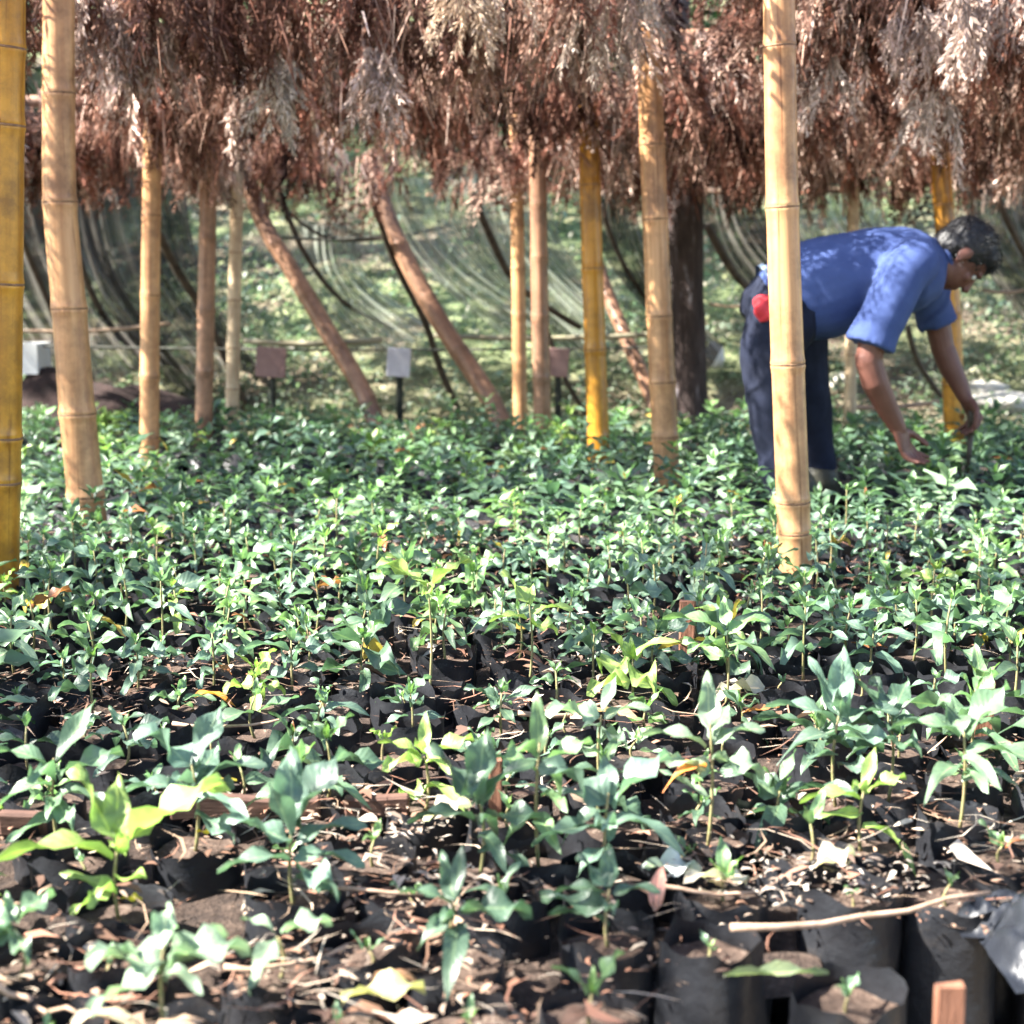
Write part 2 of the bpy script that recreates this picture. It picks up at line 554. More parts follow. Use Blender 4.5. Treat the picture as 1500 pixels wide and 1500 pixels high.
post('bamboo_post', [(977, 697), (965, 450), (957, 250), (950, 60)], 697, 38, M_TAN, [80, 212, 321, 463, 560, 640], 9, 'tan bamboo post in front of the dark tree trunk', GP)
post('bamboo_post', [(1165, 826), (1155, 560), (1146, 300), (1141, 0)], 826, 48, M_TAN, [-120, 68, 303, 533, 735, 780], 10, 'nearest tan bamboo post, standing in front of the bending man', GP)
post('bamboo_post', [(1398, 642), (1392, 450), (1378, 240)], 642, 30, M_GOLD, [200, 300, 460, 560], 11, 'golden bamboo post behind the head and arms of the man', GP)
post('bamboo_post', [(1245, 600), (1248, 450), (1251, 250)], 600, 18, M_PALE, [200, 290, 380, 520], 12, 'thin pale bamboo post far behind the back of the man', GP)

def leaner(path, Y, wpx, mat, seed, label, name='leaning_pole', grp='poles leaning behind the seedling bed', dY=0.5):
    k = len(path)
    pts = [P(u, v, Y + dY * i / (k - 1)) for i, (u, v) in enumerate(path)]
    sc_ = Y / F
    L = (pts[-1] - pts[0]).length
    nz = [pts[0].z + (pts[-1].z - pts[0].z) * t for t in np.arange(0.12, 1, 0.19)]
    return culm(name, pts, wpx * sc_ / 2 * 1.05, wpx * sc_ / 2 * 0.9, mat, nz, seed, label, 'leaning pole', grp)
leaner([(560, 640), (530, 570), (480, 485), (430, 400), (385, 325), (350, 230)], 7.3, 27, M_BROWN, 21, 'brown bamboo pole leaning left, nearer to the pale thin post')
leaner([(745, 640), (715, 580), (650, 480), (600, 390), (565, 310), (540, 230)], 7.3, 29, M_BROWN, 22, 'brown bamboo pole leaning left, just left of the two close reddish posts')
leaner([(975, 640), (945, 560), (915, 490), (890, 430), (860, 340)], 7.6, 22, M_BROWN, 23, 'dull brown pole leaning left behind the bright golden post')

# ------------------------------------------------------------------ seedlings
def leaf_mesh(name, arch, droop, wid, wave, seed, mat, nu=8, nv=4):
    rng = random.Random(seed)
    V, U = [], []
    ph = rng.random() * 6
    for i in range(nu + 1):
        t = i / nu
        wdt = wid * (math.sin(math.pi * min(1, t ** 0.82)) ** 0.85) * (1 - 0.28 * t) + 0.004
        if i == nu: wdt = 0.0015
        cx = t - 0.10 * droop * t * t
        cz = arch * t - droop * t * t
        for j in range(nv + 1):
            s = (j / nv) * 2 - 1
            V.append((cx, s * wdt, cz + 0.38 * abs(s) * wdt + wave * math.sin(9 * t + ph + 1.6 * s) * abs(s) * 0.16 * wid / 0.2 + 0.02 * s * t))
            U.append((t, j / nv))
    Fq = [(i * (nv + 1) + j, (i + 1) * (nv + 1) + j, (i + 1) * (nv + 1) + j + 1, i * (nv + 1) + j + 1) for i in range(nu) for j in range(nv)]
    return mesh_np(name, V, Fq, mat, smooth=True, uv=U), np.array(V), np.array(Fq)

LEAVES = [leaf_mesh('leaf', a, d, w_, wv, i, M_LEAF) for i, (a, d, w_, wv) in enumerate([
    (0.25, 0.42, 0.18, 0.5), (0.10, 0.15, 0.20, 0.8), (0.30, 0.75, 0.175, 0.4), (0.15, 0.30, 0.22, 1.1), (0.05, 0.05, 0.16, 0.5)])]
LEAVES_LO = [leaf_mesh('leaf_far', a, d, w_, 0.4, i, M_LEAFMASS, nu=4, nv=2) for i, (a, d, w_) in enumerate([
    (0.25, 0.42, 0.21), (0.10, 0.15, 0.23), (0.30, 0.75, 0.20), (0.15, 0.30, 0.25), (0.05, 0.05, 0.18)])]

def bag_mesh(seed, seg=26):
    rng = random.Random(seed)
    bm = bmesh.new()
    hts = [0.0, 0.03, 0.06, 0.09, 0.115, 0.14, 0.16, 0.18, 0.195, 0.208, 0.218]
    rings = []
    off = rng.random() * 50
    for i, z in enumerate(hts):
        ring = []
        for k in range(seg):
            a = 2 * math.pi * k / seg
            r = 0.060 * (1 + 0.05 * math.cos(4 * a))
            r *= 1 + 0.10 * noise.noise(Vector((math.cos(a) * 1.6 + off, math.sin(a) * 1.6, z * 22)))
            r *= 1 + 0.07 * (abs(noise.noise(Vector((math.cos(a) * 3.5 + off, math.sin(a) * 3.5 + 3, z * 40 + 4 * math.sin(a))))) - .2)
            r *= 0.93 + 0.07 * math.sin(math.pi * min(1, z / 0.2))
            zz = z
            if z >= 0.19:
                zz += (0.018 if z > .2 else .010) * noise.noise(Vector((math.cos(a) * 2 + off, math.sin(a) * 2, 7.7)))
                if i == len(hts) - 1: r *= 1.01 + 0.10 * noise.noise(Vector((math.cos(a) * 3 + off, math.sin(a) * 3, 2.2)))
            ring.append(bm.verts.new((r * math.cos(a), r * math.sin(a), zz)))
        if rings:
            for k in range(seg):
                bm.faces.new((rings[-1][k], rings[-1][(k + 1) % seg], ring[(k + 1) % seg], ring[k]))
        rings.append(ring)
    bm.faces.new(rings[0][::-1])
    return bm_mesh('nursery_bag', bm, M_BAG, True)

def soil_mesh(seed, seg=14):
    rng = random.Random(seed + 90)
    bm = bmesh.new()
    off = rng.random() * 50
    c = bm.verts.new((0, 0, 0.199))
    prev = None
    for q in (0.35, 0.7, 1.0):
        ring = []
        for k in range(seg):
            a = 2 * math.pi * k / seg
            r = 0.0545 * q
            ring.append(bm.verts.new((r * math.cos(a), r * math.sin(a), 0.194 + 0.010 * noise.noise(Vector((r * 60 * math.cos(a) + off, r * 60 * math.sin(a), 0))))))
        for k in range(seg):
            if prev is None: bm.faces.new((c, ring[k], ring[(k + 1) % seg]))
            else: bm.faces.new((prev[k], ring[k], ring[(k + 1) % seg], prev[(k + 1) % seg]))
        prev = ring
    return bm_mesh('soil', bm, M_SOIL, True)

BAGS = [bag_mesh(i) for i in range(8)]
SOILS = [soil_mesh(i) for i in range(3)]
def stem_mesh(seed):
    rng = random.Random(seed)
    bm = bmesh.new()
    bx, by = rng.uniform(-.12, .12), rng.uniform(-.12, .12)
    pts = [Vector((bx * math.sin(math.pi * t) * 0.5, by * math.sin(math.pi * t) * 0.5, t)) for t in (0, .2, .4, .6, .8, 1)]
    loft(bm, pts, [0.020, 0.018, 0.016, 0.015, 0.013, 0.010], n=6)
    return bm_mesh('stem', bm, M_STEM, True)
STEMS = [stem_mesh(i) for i in range(4)]      # height 1, scaled to the plant

def plant_layout(rng, hgt, n_nodes, size, young=False):
    """list of (leaf variant, Matrix, tint factor) above the bag top z=0.195; hgt stem length"""
    out = []
    az = rng.random() * math.pi * 2
    for k in range(n_nodes):
        t = (k + 1) / n_nodes
        z = 0.195 + hgt * (0.28 + 0.72 * t)
        az += math.pi / 2 + rng.uniform(-.35, .35)
        for s in (0, 1):
            if rng.random() < 0.08 and k < n_nodes - 1: continue
            a = az + s * math.pi + rng.uniform(-.25, .25)
            pitch = R(-14 + 62 * t ** 2.2 + rng.uniform(-16, 16))
            L = size * (0.85 + 0.3 * math.sin(math.pi * min(1, t * 0.85))) * rng.uniform(0.78, 1.15)
            if k == n_nodes - 1: L *= 0.74
            roll = R(rng.uniform(-26, 26))
            m = Matrix.Translation((0.004 * math.cos(a), 0.004 * math.sin(a), z)) @ Matrix.Rotation(a, 4, 'Z') @ Matrix.Rotation(-pitch, 4, 'Y') @ Matrix.Rotation(roll, 4, 'X') @ Matrix.Diagonal((L, L, L, 1))
            out.append((rng.randrange(5), m, t))
    # tip: tiny pair of new leaves
    for s in (0, 1):
        a = az + math.pi / 2 + s * math.pi
        L = size * rng.uniform(0.28, 0.5)
        m = Matrix.Translation((0, 0, 0.195 + hgt)) @ Matrix.Rotation(a, 4, 'Z') @ Matrix.Rotation(-R(rng.uniform(50, 78)), 4, 'Y') @ Matrix.Diagonal((L, L, L, 1))
        out.append((4, m, 1.25))
    return out

TONES = {
    'deep green': (0.068, 0.122, 0.078),
    'bluish green': (0.110, 0.182, 0.138),
    'mid green': (0.118, 0.200, 0.118),
    'fresh green': (0.15, 0.25, 0.115),
    'yellow-green': (0.25, 0.36, 0.10),
    'pale green': (0.22, 0.31, 0.215),
}
def tint(tone, rng, t):
    c = TONES[tone]
    f = rng.uniform(0.75, 1.3)
    y = 0.0
    if t > 1.1: y = 0.45
    elif t > 0.95: y = 0.12
    if rng.random() < 0.006: return (0.42 * f, 0.30 * f, 0.07 * f)
    if rng.random() < 0.006: return (0.30 * f, 0.12 * f, 0.05 * f)
    yg = (0.22, 0.38, 0.05)
    return tuple((c[i] * (1 - y) + yg[i] * y) * f for i in range(3))

def seedling(x, y, rng, tone, hgt, n_nodes, size, label, layout=None, z0=0.0):
    root = empty('coffee_seedling', (x, y, z0), rng.random() * 6.28 if layout is None else 0)
    bg_ = link('nursery_bag', rng.choice(BAGS), root); bg_.rotation_euler.z = rng.random() * 6.28
    s_ = rng.uniform(0.95, 1.07); bg_.scale = (s_, s_, rng.uniform(0.96, 1.05))
    so = link('soil', rng.choice(SOILS), root); so.rotation_euler.z = rng.random() * 6.28
    st = link('stem', rng.choice(STEMS), root)
    st.location = (0, 0, 0.19); st.scale = (0.14, 0.14, hgt + 0.006)
    for (i, m, t) in (layout or plant_layout(rng, hgt, n_nodes, size)):
        lf = link('leaf', LEAVES[i][0], root)
        lf.matrix_local = m
        lf.color = (*tint(tone, rng, t), 1)
    tag(root, label, 'seedling', 'coffee seedlings in black nursery bags')
    return root

ZT = 0.20
# hand-placed seedlings of the foreground: (u, v of the foot on the bag top), tone, stem, nodes, leaf size, label
def L3(az, pitch, size, z, var=1, roll=0, t=0.5):
    a = R(az)
    size *= .80
    pitch *= .82
    return (var, Matrix.Translation((0.004 * math.cos(a), 0.004 * math.sin(a), z)) @ Matrix.Rotation(a, 4, 'Z') @ Matrix.Rotation(-R(pitch), 4, 'Y') @ Matrix.Rotation(R(roll), 4, 'X') @ Matrix.Diagonal((size, size, size, 1)), t)

HEROES = [
    (175, 1345, 'yellow-green', 0.085, 'brightest yellow-green seedling at the front left, with one long leaf reaching right',
     [L3(25, 36, 0.175, .285, 1, -25), L3(140, 58, 0.135, .29, 1, 20), L3(187, 15, 0.165, .275, 0, 10), L3(100, 60, 0.11, .29, 1), L3(300, 62, 0.07, .28, 3), L3(250, 12, 0.07, .24, 3), L3(215, -15, 0.07, .235, 1)]),
    (285, 1245, 'bluish green', 0.12, 'bluish green seedling with broad upright leaves behind the brightest yellow-green one',
     [L3(60, 62, 0.12, .31, 1, 10), L3(150, 40, 0.12, .31, 3, 20), L3(15, 25, 0.12, .29, 0, -10), L3(200, 20, 0.11, .28, 0), L3(-30, 5, 0.115, .27, 0), L3(260, 30, 0.10, .29, 1), L3(110, 15, 0.10, .27, 2), L3(320, -10, .10, .25, 1)]),
    (85, 1235, 'mid green', 0.12, 'leafy mid green seedling at the left edge with an upright leaf lit pale',
     [L3(55, 55, 0.12, .31, 4, 15), L3(170, 30, 0.11, .30, 0), L3(20, 25, 0.11, .29, 1), L3(200, 0, 0.11, .28, 2), L3(-20, 0, 0.11, .27, 0), L3(260, 35, 0.09, .29, 3), L3(300, -10, .10, .26, 1)]),
    (432, 1330, 'bluish green', 0.11, 'upright bluish seedling with a pale lit leaf standing up at its centre',
     [L3(250, 72, 0.12, .29, 4, 0), L3(45, 58, 0.135, .30, 1, -10), L3(100, 66, 0.13, .30, 3, 0), L3(20, 20, 0.11, .28, 0), L3(200, 10, 0.11, .26, 0), L3(185, 35, 0.10, .28, 1), L3(-40, 0, .09, .25, 3)]),
    (622, 1185, 'yellow-green', 0.08, 'fresh yellow-green seedling with a star of leaves above pale litter',
     [L3(20, 25, 0.09, .275, 1), L3(90, 60, 0.08, .28, 4), L3(165, 30, 0.085, .275, 0), L3(215, 15, 0.08, .27, 3), L3(310, 10, 0.08, .27, 0), L3(260, 50, 0.07, .28, 4)]),
    (700, 1290, 'deep green', 0.12, 'dark bluish seedling with upright leaves in the centre foreground',
     [L3(80, 70, 0.115, .31, 3), L3(150, 55, 0.115, .30, 1), L3(20, 50, 0.11, .30, 0), L3(200, 18, 0.11, .28, 0), L3(-25, 15, 0.11, .28, 1), L3(260, 55, 0.09, .30, 3), L3(300, 5, .09, .26, 2)]),
    (790, 1275, 'fresh green', 0.17, 'tall thin-stemmed seedling with lime tip between two dark bushy seedlings',
     [L3(95, 80, 0.10, .35, 4), L3(170, 25, 0.085, .33, 0), L3(10, 30, 0.085, .34, 1), L3(230, 35, 0.08, .35, 3), L3(300, 10, 0.08, .30, 0), L3(200, -20, 0.08, .27, 2)]),
    (890, 1295, 'bluish green', 0.12, 'wide dark bluish seedling right of the centre with two long raised leaves',
     [L3(35, 38, 0.13, .30, 1, -15), L3(160, 45, 0.12, .30, 3), L3(90, 50, 0.10, .30, 0), L3(195, 5, 0.12, .27, 0), L3(-15, 5, 0.12, .28, 2), L3(260, 25, 0.09, .28, 1), L3(230, -15, .08, .25, 0)]),
    (1036, 1240, 'pale green', 0.17, 'seedling on a pink stem with one upright pale leaf and an orange leaf',
     [L3(90, 82, 0.10, .355, 1), L3(20, 20, 0.10, .34, 0), L3(165, 20, 0.11, .335, 0), L3(-20, -5, 0.09, .32, 3), L3(60, 40, 0.09, .34, 1)]),
    (1225, 1180, 'bluish green', 0.14, 'large bluish seedling right of centre with two upright leaves',
     [L3(75, 72, 0.13, .33, 1), L3(120, 58, 0.12, .33, 4), L3(175, 28, 0.13, .32, 0), L3(10, 22, 0.11, .32, 0), L3(200, 10, 0.12, .30, 2), L3(-30, 10, 0.10, .30, 1), L3(260, 60, 0.09, .33, 3)]),
    (1262, 1245, 'yellow-green', 0.085, 'small lime seedling under the large bluish seedling right of centre',
     [L3(175, 5, 0.10, .27, 0), L3(60, 60, 0.08, .28, 4), L3(10, 25, 0.07, .28, 1), L3(240, 40, 0.06, .28, 3)]),
    (628, 1022, 'yellow-green', 0.21, 'tall bright seedling with two big lime leaves on a bare pale stem',
     [L3(165, 35, 0.12, .40, 1, 30), L3(25, 40, 0.11, .40, 1, -30), L3(90, 10, 0.09, .39, 0), L3(270, 15, 0.06, .39, 3)]),
    (775, 1000, 'yellow-green', 0.15, 'bright lime seedling just right of the tall two-leaved one',
     [L3(150, 60, 0.10, .345, 1), L3(10, 15, 0.10, .33, 0), L3(80, 50, 0.07, .34, 4), L3(190, 10, 0.09, .32, 0), L3(-40, 5, 0.08, .31, 3)]),
    (408, 1432, 'pale green', 0.05, 'small pale seedling with one drooping white-lit leaf near the bottom',
     [L3(250, -35, 0.085, .245, 1), L3(20, 15, 0.07, .25, 3), L3(150, 20, 0.06, .25, 0)]),
    (25, 1432, 'mid green', 0.06, 'little round-leaved green seedling at the lower left edge',
     [L3(60, 30, 0.07, .26, 3), L3(185, 10, 0.08, .26, 3), L3(300, 0, 0.07, .25, 3), L3(120, 45, .05, .26, 1)]),
    (245, 1520, 'pale green', 0.10, 'broad-leaved pale seedling at the bottom left with rounded leaves',
     [L3(170, 10, 0.10, .275, 3), L3(200, -25, 0.095, .27, 1), L3(15, 12, 0.10, .28, 3), L3(100, 30, 0.08, .29, 3), L3(-40, 5, 0.07, .27, 0)]),
    (668, 1415, 'deep green', 0.075, 'low dark seedling with a single broad leaf to its right near the bottom',
     [L3(5, 8, 0.10, .26, 3), L3(110, 50, 0.08, .27, 1), L3(180, 30, 0.075, .27, 0), L3(80, 65, 0.07, .28, 4), L3(240, 20, .05, .26, 3)]),
    (892, 1385, 'deep green', 0.07, 'low tangled dark seedling near the bottom right of centre',
     [L3(90, 60, 0.07, .265, 3), L3(170, 10, 0.075, .26, 0), L3(10, 10, 0.07, .26, 0), L3(270, 20, 0.06, .25, 1), L3(130, 35, .07, .265, 1)]),
    (1405, 1215, 'mid green', 0.14, 'tall green seedling at the right with an arching leaf over the row',
     [L3(35, 45, 0.13, .33, 1), L3(165, 20, 0.11, .33, 0), L3(-10, 5, 0.11, .31, 0), L3(100, 40, 0.10, .33, 3), L3(220, 0, 0.11, .29, 2), L3(280, 10, .09, .28, 0)]),
    (1300, 1175, 'deep green', 0.13, 'dark seedling whose long leaf slants up to the left beside its taller neighbour',
     [L3(155, 48, 0.12, .33, 4), L3(0, 15, 0.11, .31, 0), L3(60, 35, 0.11, .32, 1), L3(210, 0, 0.10, .29, 0), L3(290, 15, .09, .29, 3), L3(110, 55, .08, .33, 3)]),
    (880, 1150, 'pale green', 0.11, 'pale seedling with a wide white-lit leaf pointing left in the centre right',
     [L3(170, 18, 0.10, .30, 3), L3(60, 55, 0.08, .31, 4), L3(10, 25, 0.09, .30, 0), L3(300, 0, .08, .28, 1), L3(230, 20, .06, .29, 0)]),
    (1062, 1035, 'fresh green', 0.13, 'bright seedling with a long pale leaf reaching left above the middle rows',
     [L3(165, 25, 0.14, .33, 0), L3(30, 20, 0.12, .33, 0), L3(90, 55, .08, .34, 1), L3(-20, 0, .11, .31, 2), L3(210, 5, .10, .31, 1), L3(280, 10, .07, .30, 3)]),
]
rngP = random.Random(11)
used = []
for (u, v, tone, hgt, label, lay) in HEROES:
    p = PZ(u, v, ZT)
    lay = list(lay)
    if v > 1030 and 'drooping' not in label:
        for q in range(2):
            zq = .2 + hgt * rngP.uniform(.3, .85)
            lay.append((rngP.randrange(5), Matrix.Translation((0, 0, zq)) @ Matrix.Rotation(rngP.random() * 6.28, 4, 'Z') @ Matrix.Rotation(-R(rngP.uniform(-15, 30)), 4, 'Y') @ Matrix.Rotation(R(rngP.uniform(-25, 25)), 4, 'X') @ Matrix.Diagonal((*([rngP.uniform(.06, .09)] * 3), 1)), .6))
    s = seedling(p.x, p.y, rngP, tone, hgt, 3, 0.1, label, layout=lay)
    used.append((p.x, p.y))
    if 'orange leaf' in label:
        lf = link('leaf', LEAVES[2][0], s)
        lf.matrix_local = L3(205, 5, 0.085, .31, 2)[1]
        lf.color = (0.75, 0.26, 0.07, 1)
        tag(lf, 'withered orange leaf')
    if 'brightest' in label:
        lf = link('leaf', LEAVES[1][0], s); lf.matrix_local = L3(-20, 10, 0.035, .225, 1)[1]; lf.color = (0.7, 0.55, 0.02, 1)

FEET = [P(1160, 800, 4.78), P(1206, 800, 5.02)]
def clear(x, y, rad=0.085):
    for (a, b_) in used:
        if (a - x) ** 2 + (b_ - y) ** 2 < 0.078 ** 2: return False
    for (a, b_, r) in POSTS:
        if (a - x) ** 2 + (b_ - y) ** 2 < (r + 0.068) ** 2: return False
    for f in FEET:
        if abs(f.x + 0.07 - x) < 0.20 and abs(f.y - y) < 0.13: return False
    return True

DX, DY = 0.132, 0.142
def front_edge(x):      # where the bags begin; they stand farther back at the right
    return 0 if x < .12 else 1.41 if x < .36 else 1.58
grid = []
row_i = 0
for k in range(0, 42):
    y0 = 1.37 + DY * k
    off = rngP.uniform(0, DX)
    row = []
    nxr = 40
    for i in range(-nxr, nxr):
        x = i * DX + off + rngP.uniform(-.016, .016)
        y = y0 + 0.05 * x + rngP.uniform(-.02, .02) + (0.04 * noise.noise(Vector((x * .8, y0, 0))))
        if abs(x) > 0.36 * y + 1.6: continue
        if y > 6.95: continue
        # the trodden gap between the main bed and the rear bed at the left
        if 5.62 < y < 6.12 and x < -0.55 + 0.25 * noise.noise(Vector((x * 2, y * 2, 5))): continue
        if y < front_edge(x): continue
        if not clear(x, y): continue
        row.append((x, y))
    grid.append(row)

ORD = ['first', 'second', 'third', 'fourth', 'fifth', 'sixth', 'seventh', 'eighth', 'ninth', 'tenth', 'eleventh', 'twelfth', 'thirteenth', 'fourteenth',
       'fifteenth', 'sixteenth', 'seventeenth', 'eighteenth', 'nineteenth', 'twentieth', 'twenty-first', 'twenty-second', 'twenty-third', 'twenty-fourth', 'twenty-fifth', 'twenty-sixth', 'twenty-seventh']
LIMIT = 300 - len(HEROES)
count = 0
mass = []
rk = 0
for row in grid:
    vis = []
    for (x, y) in row:
        u, v = to_px((x, y, 0.27))
        if 0 <= u <= 1500 and v < 1600: vis.append((x, y))
        else: mass.append((x, y))
    if not vis: continue
    if count + len(vis) > LIMIT:
        mass += vis
        continue
    rk += 1
    for j, (x, y) in enumerate(sorted(vis)):
        front = y < 2.6
        sparse = noise.noise(Vector((x * 2.2, y * 2.2, 9)))
        tone = rngP.choices(list(TONES), weights=[4, 5, 4, 2.2, 0.8, 1.3])[0]
        hgt = rngP.uniform(0.04, 0.09) if front else rngP.uniform(0.07, 0.14)
        size = rngP.uniform(0.056, 0.088) if front else rngP.uniform(0.056, 0.078)
        nn = rngP.choice([4, 5, 5, 6]) if not front else rngP.choice([2, 3, 3, 4, 4])
        if y < 1.85: nn = rngP.choice([1, 1, 2]); size *= 0.75; hgt *= 0.6
        k_ = rngP.uniform(.68, 1.22)
        if front and rngP.random() < .38: k_ = rngP.uniform(.45, .65); nn = max(1, nn - 1)
        size *= k_; hgt *= k_
        lab = f'{tone} seedling, {ORD[j]} from the left in the {ORD[rk - 1]} row from the front'
        seedling(x, y, rngP, tone, hgt, nn, size, lab)
        count += 1

# --- rest of the bed as one mass
def mass_mesh(items, rng, n_nodes_rng, size_rng, h_rng, name):
    Vs, Fs, Cs = [], [], []
    off = 0
    for (x, y) in items:
        tone = rng.choices(list(TONES), weights=[4, 5, 4, 3, 1.0, 2])[0]
        k_ = rng.uniform(.75, 1.2)
        lay = plant_layout(rng, rng.uniform(*h_rng) * k_, rng.randint(*n_nodes_rng), rng.uniform(*size_rng) * k_)
        rz = Matrix.Translation((x, y, 0)) @ Matrix.Rotation(rng.random() * 6.28, 4, 'Z')
        for (i, m, t) in lay:
            M4 = np.array(rz @ m)
            v = LEAVES_LO[i][1]
            Vs.append(v @ M4[:3, :3].T + M4[:3, 3])
            Fs.append(LEAVES_LO[i][2] + off)
            off += len(v)
            Cs.append(np.tile(np.array(tint(tone, rng, t)), (len(v), 1)))
    return mesh_np(name, np.concatenate(Vs), np.concatenate(Fs), M_LEAFMASS, smooth=True, col=np.concatenate(Cs))
root = empty('seedling_bed', (0, 6, 0))
tag(root, 'crowded bed of seedlings filling the middle and back, beyond the rows told apart', 'seedling bed', kind='stuff')
o = link('seedling_leaves', mass_mesh(mass, random.Random(5), (5, 6), (0.056, 0.082), (0.08, 0.145), 'seedling_leaves')); o.parent = root; o.matrix_parent_inverse = Matrix.Translation((0, -6, 0)); o['kind'] = 'stuff'
# their bags
bm = bmesh.new()
seg = 9
BV, BF = [], []
for (x, y) in mass:
    b0 = len(BV)
    for zc, rr in ((0, .055), (0.1, .061), (0.205, .058), (0.19, .052)):
        for k in range(seg):
            a = 2 * math.pi * k / seg
            BV.append((x + rr * math.cos(a), y + rr * math.sin(a), zc + (0.008 * math.sin(3 * a + x * 40) if zc > .15 else 0)))
    for i in range(3):
        for k in range(seg):
            BF.append((b0 + i * seg + k, b0 + i * seg + (k + 1) % seg, b0 + (i + 1) * seg + (k + 1) % seg, b0 + (i + 1) * seg + k))
bm.free()
o = link('nursery_bags', mesh_np('nursery_bags', BV, BF, M_BAG, smooth=True)); o.parent = root; o.matrix_parent_inverse = Matrix.Translation((0, -6, 0)); o['kind'] = 'stuff'
SV, SF = [], []
for (x, y) in mass:
    b0 = len(SV)
    for k in range(8):
        a = 2 * math.pi * k / 8
        SV.append((x + .055 * math.cos(a), y + .055 * math.sin(a), 0.192))
    SF.append(tuple(range(b0, b0 + 8)))
o = link('bag_soil', mesh_np('bag_soil', SV, SF, M_SOIL)); o.parent = root; o.matrix_parent_inverse = Matrix.Translation((0, -6, 0)); o['kind'] = 'stuff'

FX = np.arange(-4.1, 4.1, .045); FY = np.arange(1.36, 7.05, .045)
FV, FFc, idx_ = [], [], {}
def fill_ok(x, y):
    lo = (1.44 if x < .13 else front_edge(x) + .10) + .05 * x
    if y < lo or abs(x) > .36 * y + 1.6: return False
    if 5.58 < y < 6.16 and x < -.5: return False
    return not any(abs(f_.x + .07 - x) < .22 and abs(f_.y - y) < .15 for f_ in FEET)
for j, y in enumerate(FY):
    for i, x in enumerate(FX):
        if fill_ok(x, y):
            idx_[(i, j)] = len(FV)
            FV.append((x, y, .158 + .018 * noise.noise(Vector((x * 14, y * 14, 0))) + .012 * noise.noise(Vector((x * 40, y * 40, 3)))))
for (i, j), a0 in idx_.items():
    if (i + 1, j) in idx_ and (i, j + 1) in idx_ and (i + 1, j + 1) in idx_:
        FFc.append((a0, idx_[(i + 1, j)], idx_[(i + 1, j + 1)], idx_[(i, j + 1)]))
M_FILL = noise_mat('packed_litter', [(0.3, (0.018, 0.012, 0.010)), (0.55, (0.055, 0.037, 0.028)), (0.78, (0.15, 0.105, 0.08))], scale=45, rough=0.95, bump=1.0, bdist=0.02)
o = link('packed_litter', mesh_np('packed_litter', FV, FFc, M_FILL, smooth=True))
tag(o, 'dark packed soil and leaf mould filling the gaps between the bags', 'leaf mould', kind='stuff')
# ------------------------------------------------------------------ litter, sticks, stakes
TANS = np.array([(0.36, 0.25, 0.17), (0.48, 0.38, 0.29), (0.24, 0.13, 0.09), (0.16, 0.09, 0.06), (0.50, 0.43, 0.35), (0.30, 0.15, 0.10), (0.10, 0.06, 0.045)])
TANS2 = np.array([(0.26, 0.17, 0.12), (0.34, 0.25, 0.19), (0.22, 0.12, 0.08), (0.12, 0.07, 0.05), (0.40, 0.33, 0.26), (0.22, 0.11, 0.07), (0.07, 0.045, 0.035), (0.05, 0.04, 0.035), (0.16, 0.10, 0.07)])
def flakes(name, xyz, r, lmin, lmax, wr, mat, pal=TANS, tilt_=.6):
    n_ = len(xyz)
    L = r.uniform(lmin, lmax, n_) ; L = lmin + (L - lmin) * r.random(n_) ** 1.3
    W = L * r.uniform(wr[0], wr[1], n_)
    a = r.random(n_) * 6.28
    tilt = r.uniform(-tilt_, tilt_, n_); curl = r.uniform(-.5, .8, n_) * W; bend = r.uniform(-.35, .35, n_) * L
    ca, sa = np.cos(a), np.sin(a)
    V = np.zeros((n_, 6, 3))
    Z = np.zeros(n_)
    pts = [(-L / 2, Z, Z), (-L * .12, -W / 2 + bend, curl), (L * .25, -W * .42 + bend * .8, curl * .8), (L / 2, Z, Z), (L * .25, W * .42 + bend * .8, curl * .9), (-L * .12, W / 2 + bend, curl * 1.1)]
    for k, (px, py, pz) in enumerate(pts):
        V[:, k, 0] = xyz[:, 0] + px * ca - py * sa
        V[:, k, 1] = xyz[:, 1] + px * sa + py * ca
        V[:, k, 2] = xyz[:, 2] + np.abs(pz) + tilt * px * .5
    C = pal[r.integers(len(pal), size=n_)] * r.uniform(.6, 1.3, (n_, 1))
    C = np.repeat(C[:, None, :], 6, axis=1)
    base = np.arange(n_)[:, None, None] * 6
    Fq = (base + np.array([[0, 1, 4, 5], [1, 2, 3, 4]])[None]).reshape(-1, 4)
    return mesh_np(name, V.reshape(-1, 3), Fq, mat, col=C.reshape(-1, 3))
rngn = np.random.default_rng(3)
ALLBAGS = [p for row in grid for p in row] + used
near = [p for p in ALLBAGS if p[1] < 4.2 and abs(p[0]) < .4 * p[1] + .4]
def on_bags(cnt, r, z0, z1, spread=.08, pw=1.0):
    w_ = np.array([max(.04, .25 + 1.6 * (noise.noise(Vector((p[0] * 2.1, p[1] * 2.4, 2.0))) + .12)) * (1.3 if p[1] < 2.1 else 1) for p in near])
    idx = r.choice(len(near), cnt, p=w_ / w_.sum())
    base = np.array(near)[idx]
    a = r.random(cnt) * 6.28; q = spread * np.sqrt(r.random(cnt))
    X, Y_ = base[:, 0] + q * np.cos(a), base[:, 1] + q * np.sin(a)
    low = np.array([front_edge(x_) - .045 for x_ in X])
    k = (Y_ > low) | (q < .05)
    return np.stack([X, Y_, r.uniform(z0, z1, cnt)], axis=1)[k]
o = link('leaf_litter', flakes('leaf_litter', on_bags(12000, rngn, .198, .218), rngn, 0.005, 0.032, (.10, .5), M_LITTER, pal=TANS2))
tag(o, 'dry brown leaf crumbs and straw scattered over the tops of the bags', 'leaf litter', kind='stuff')
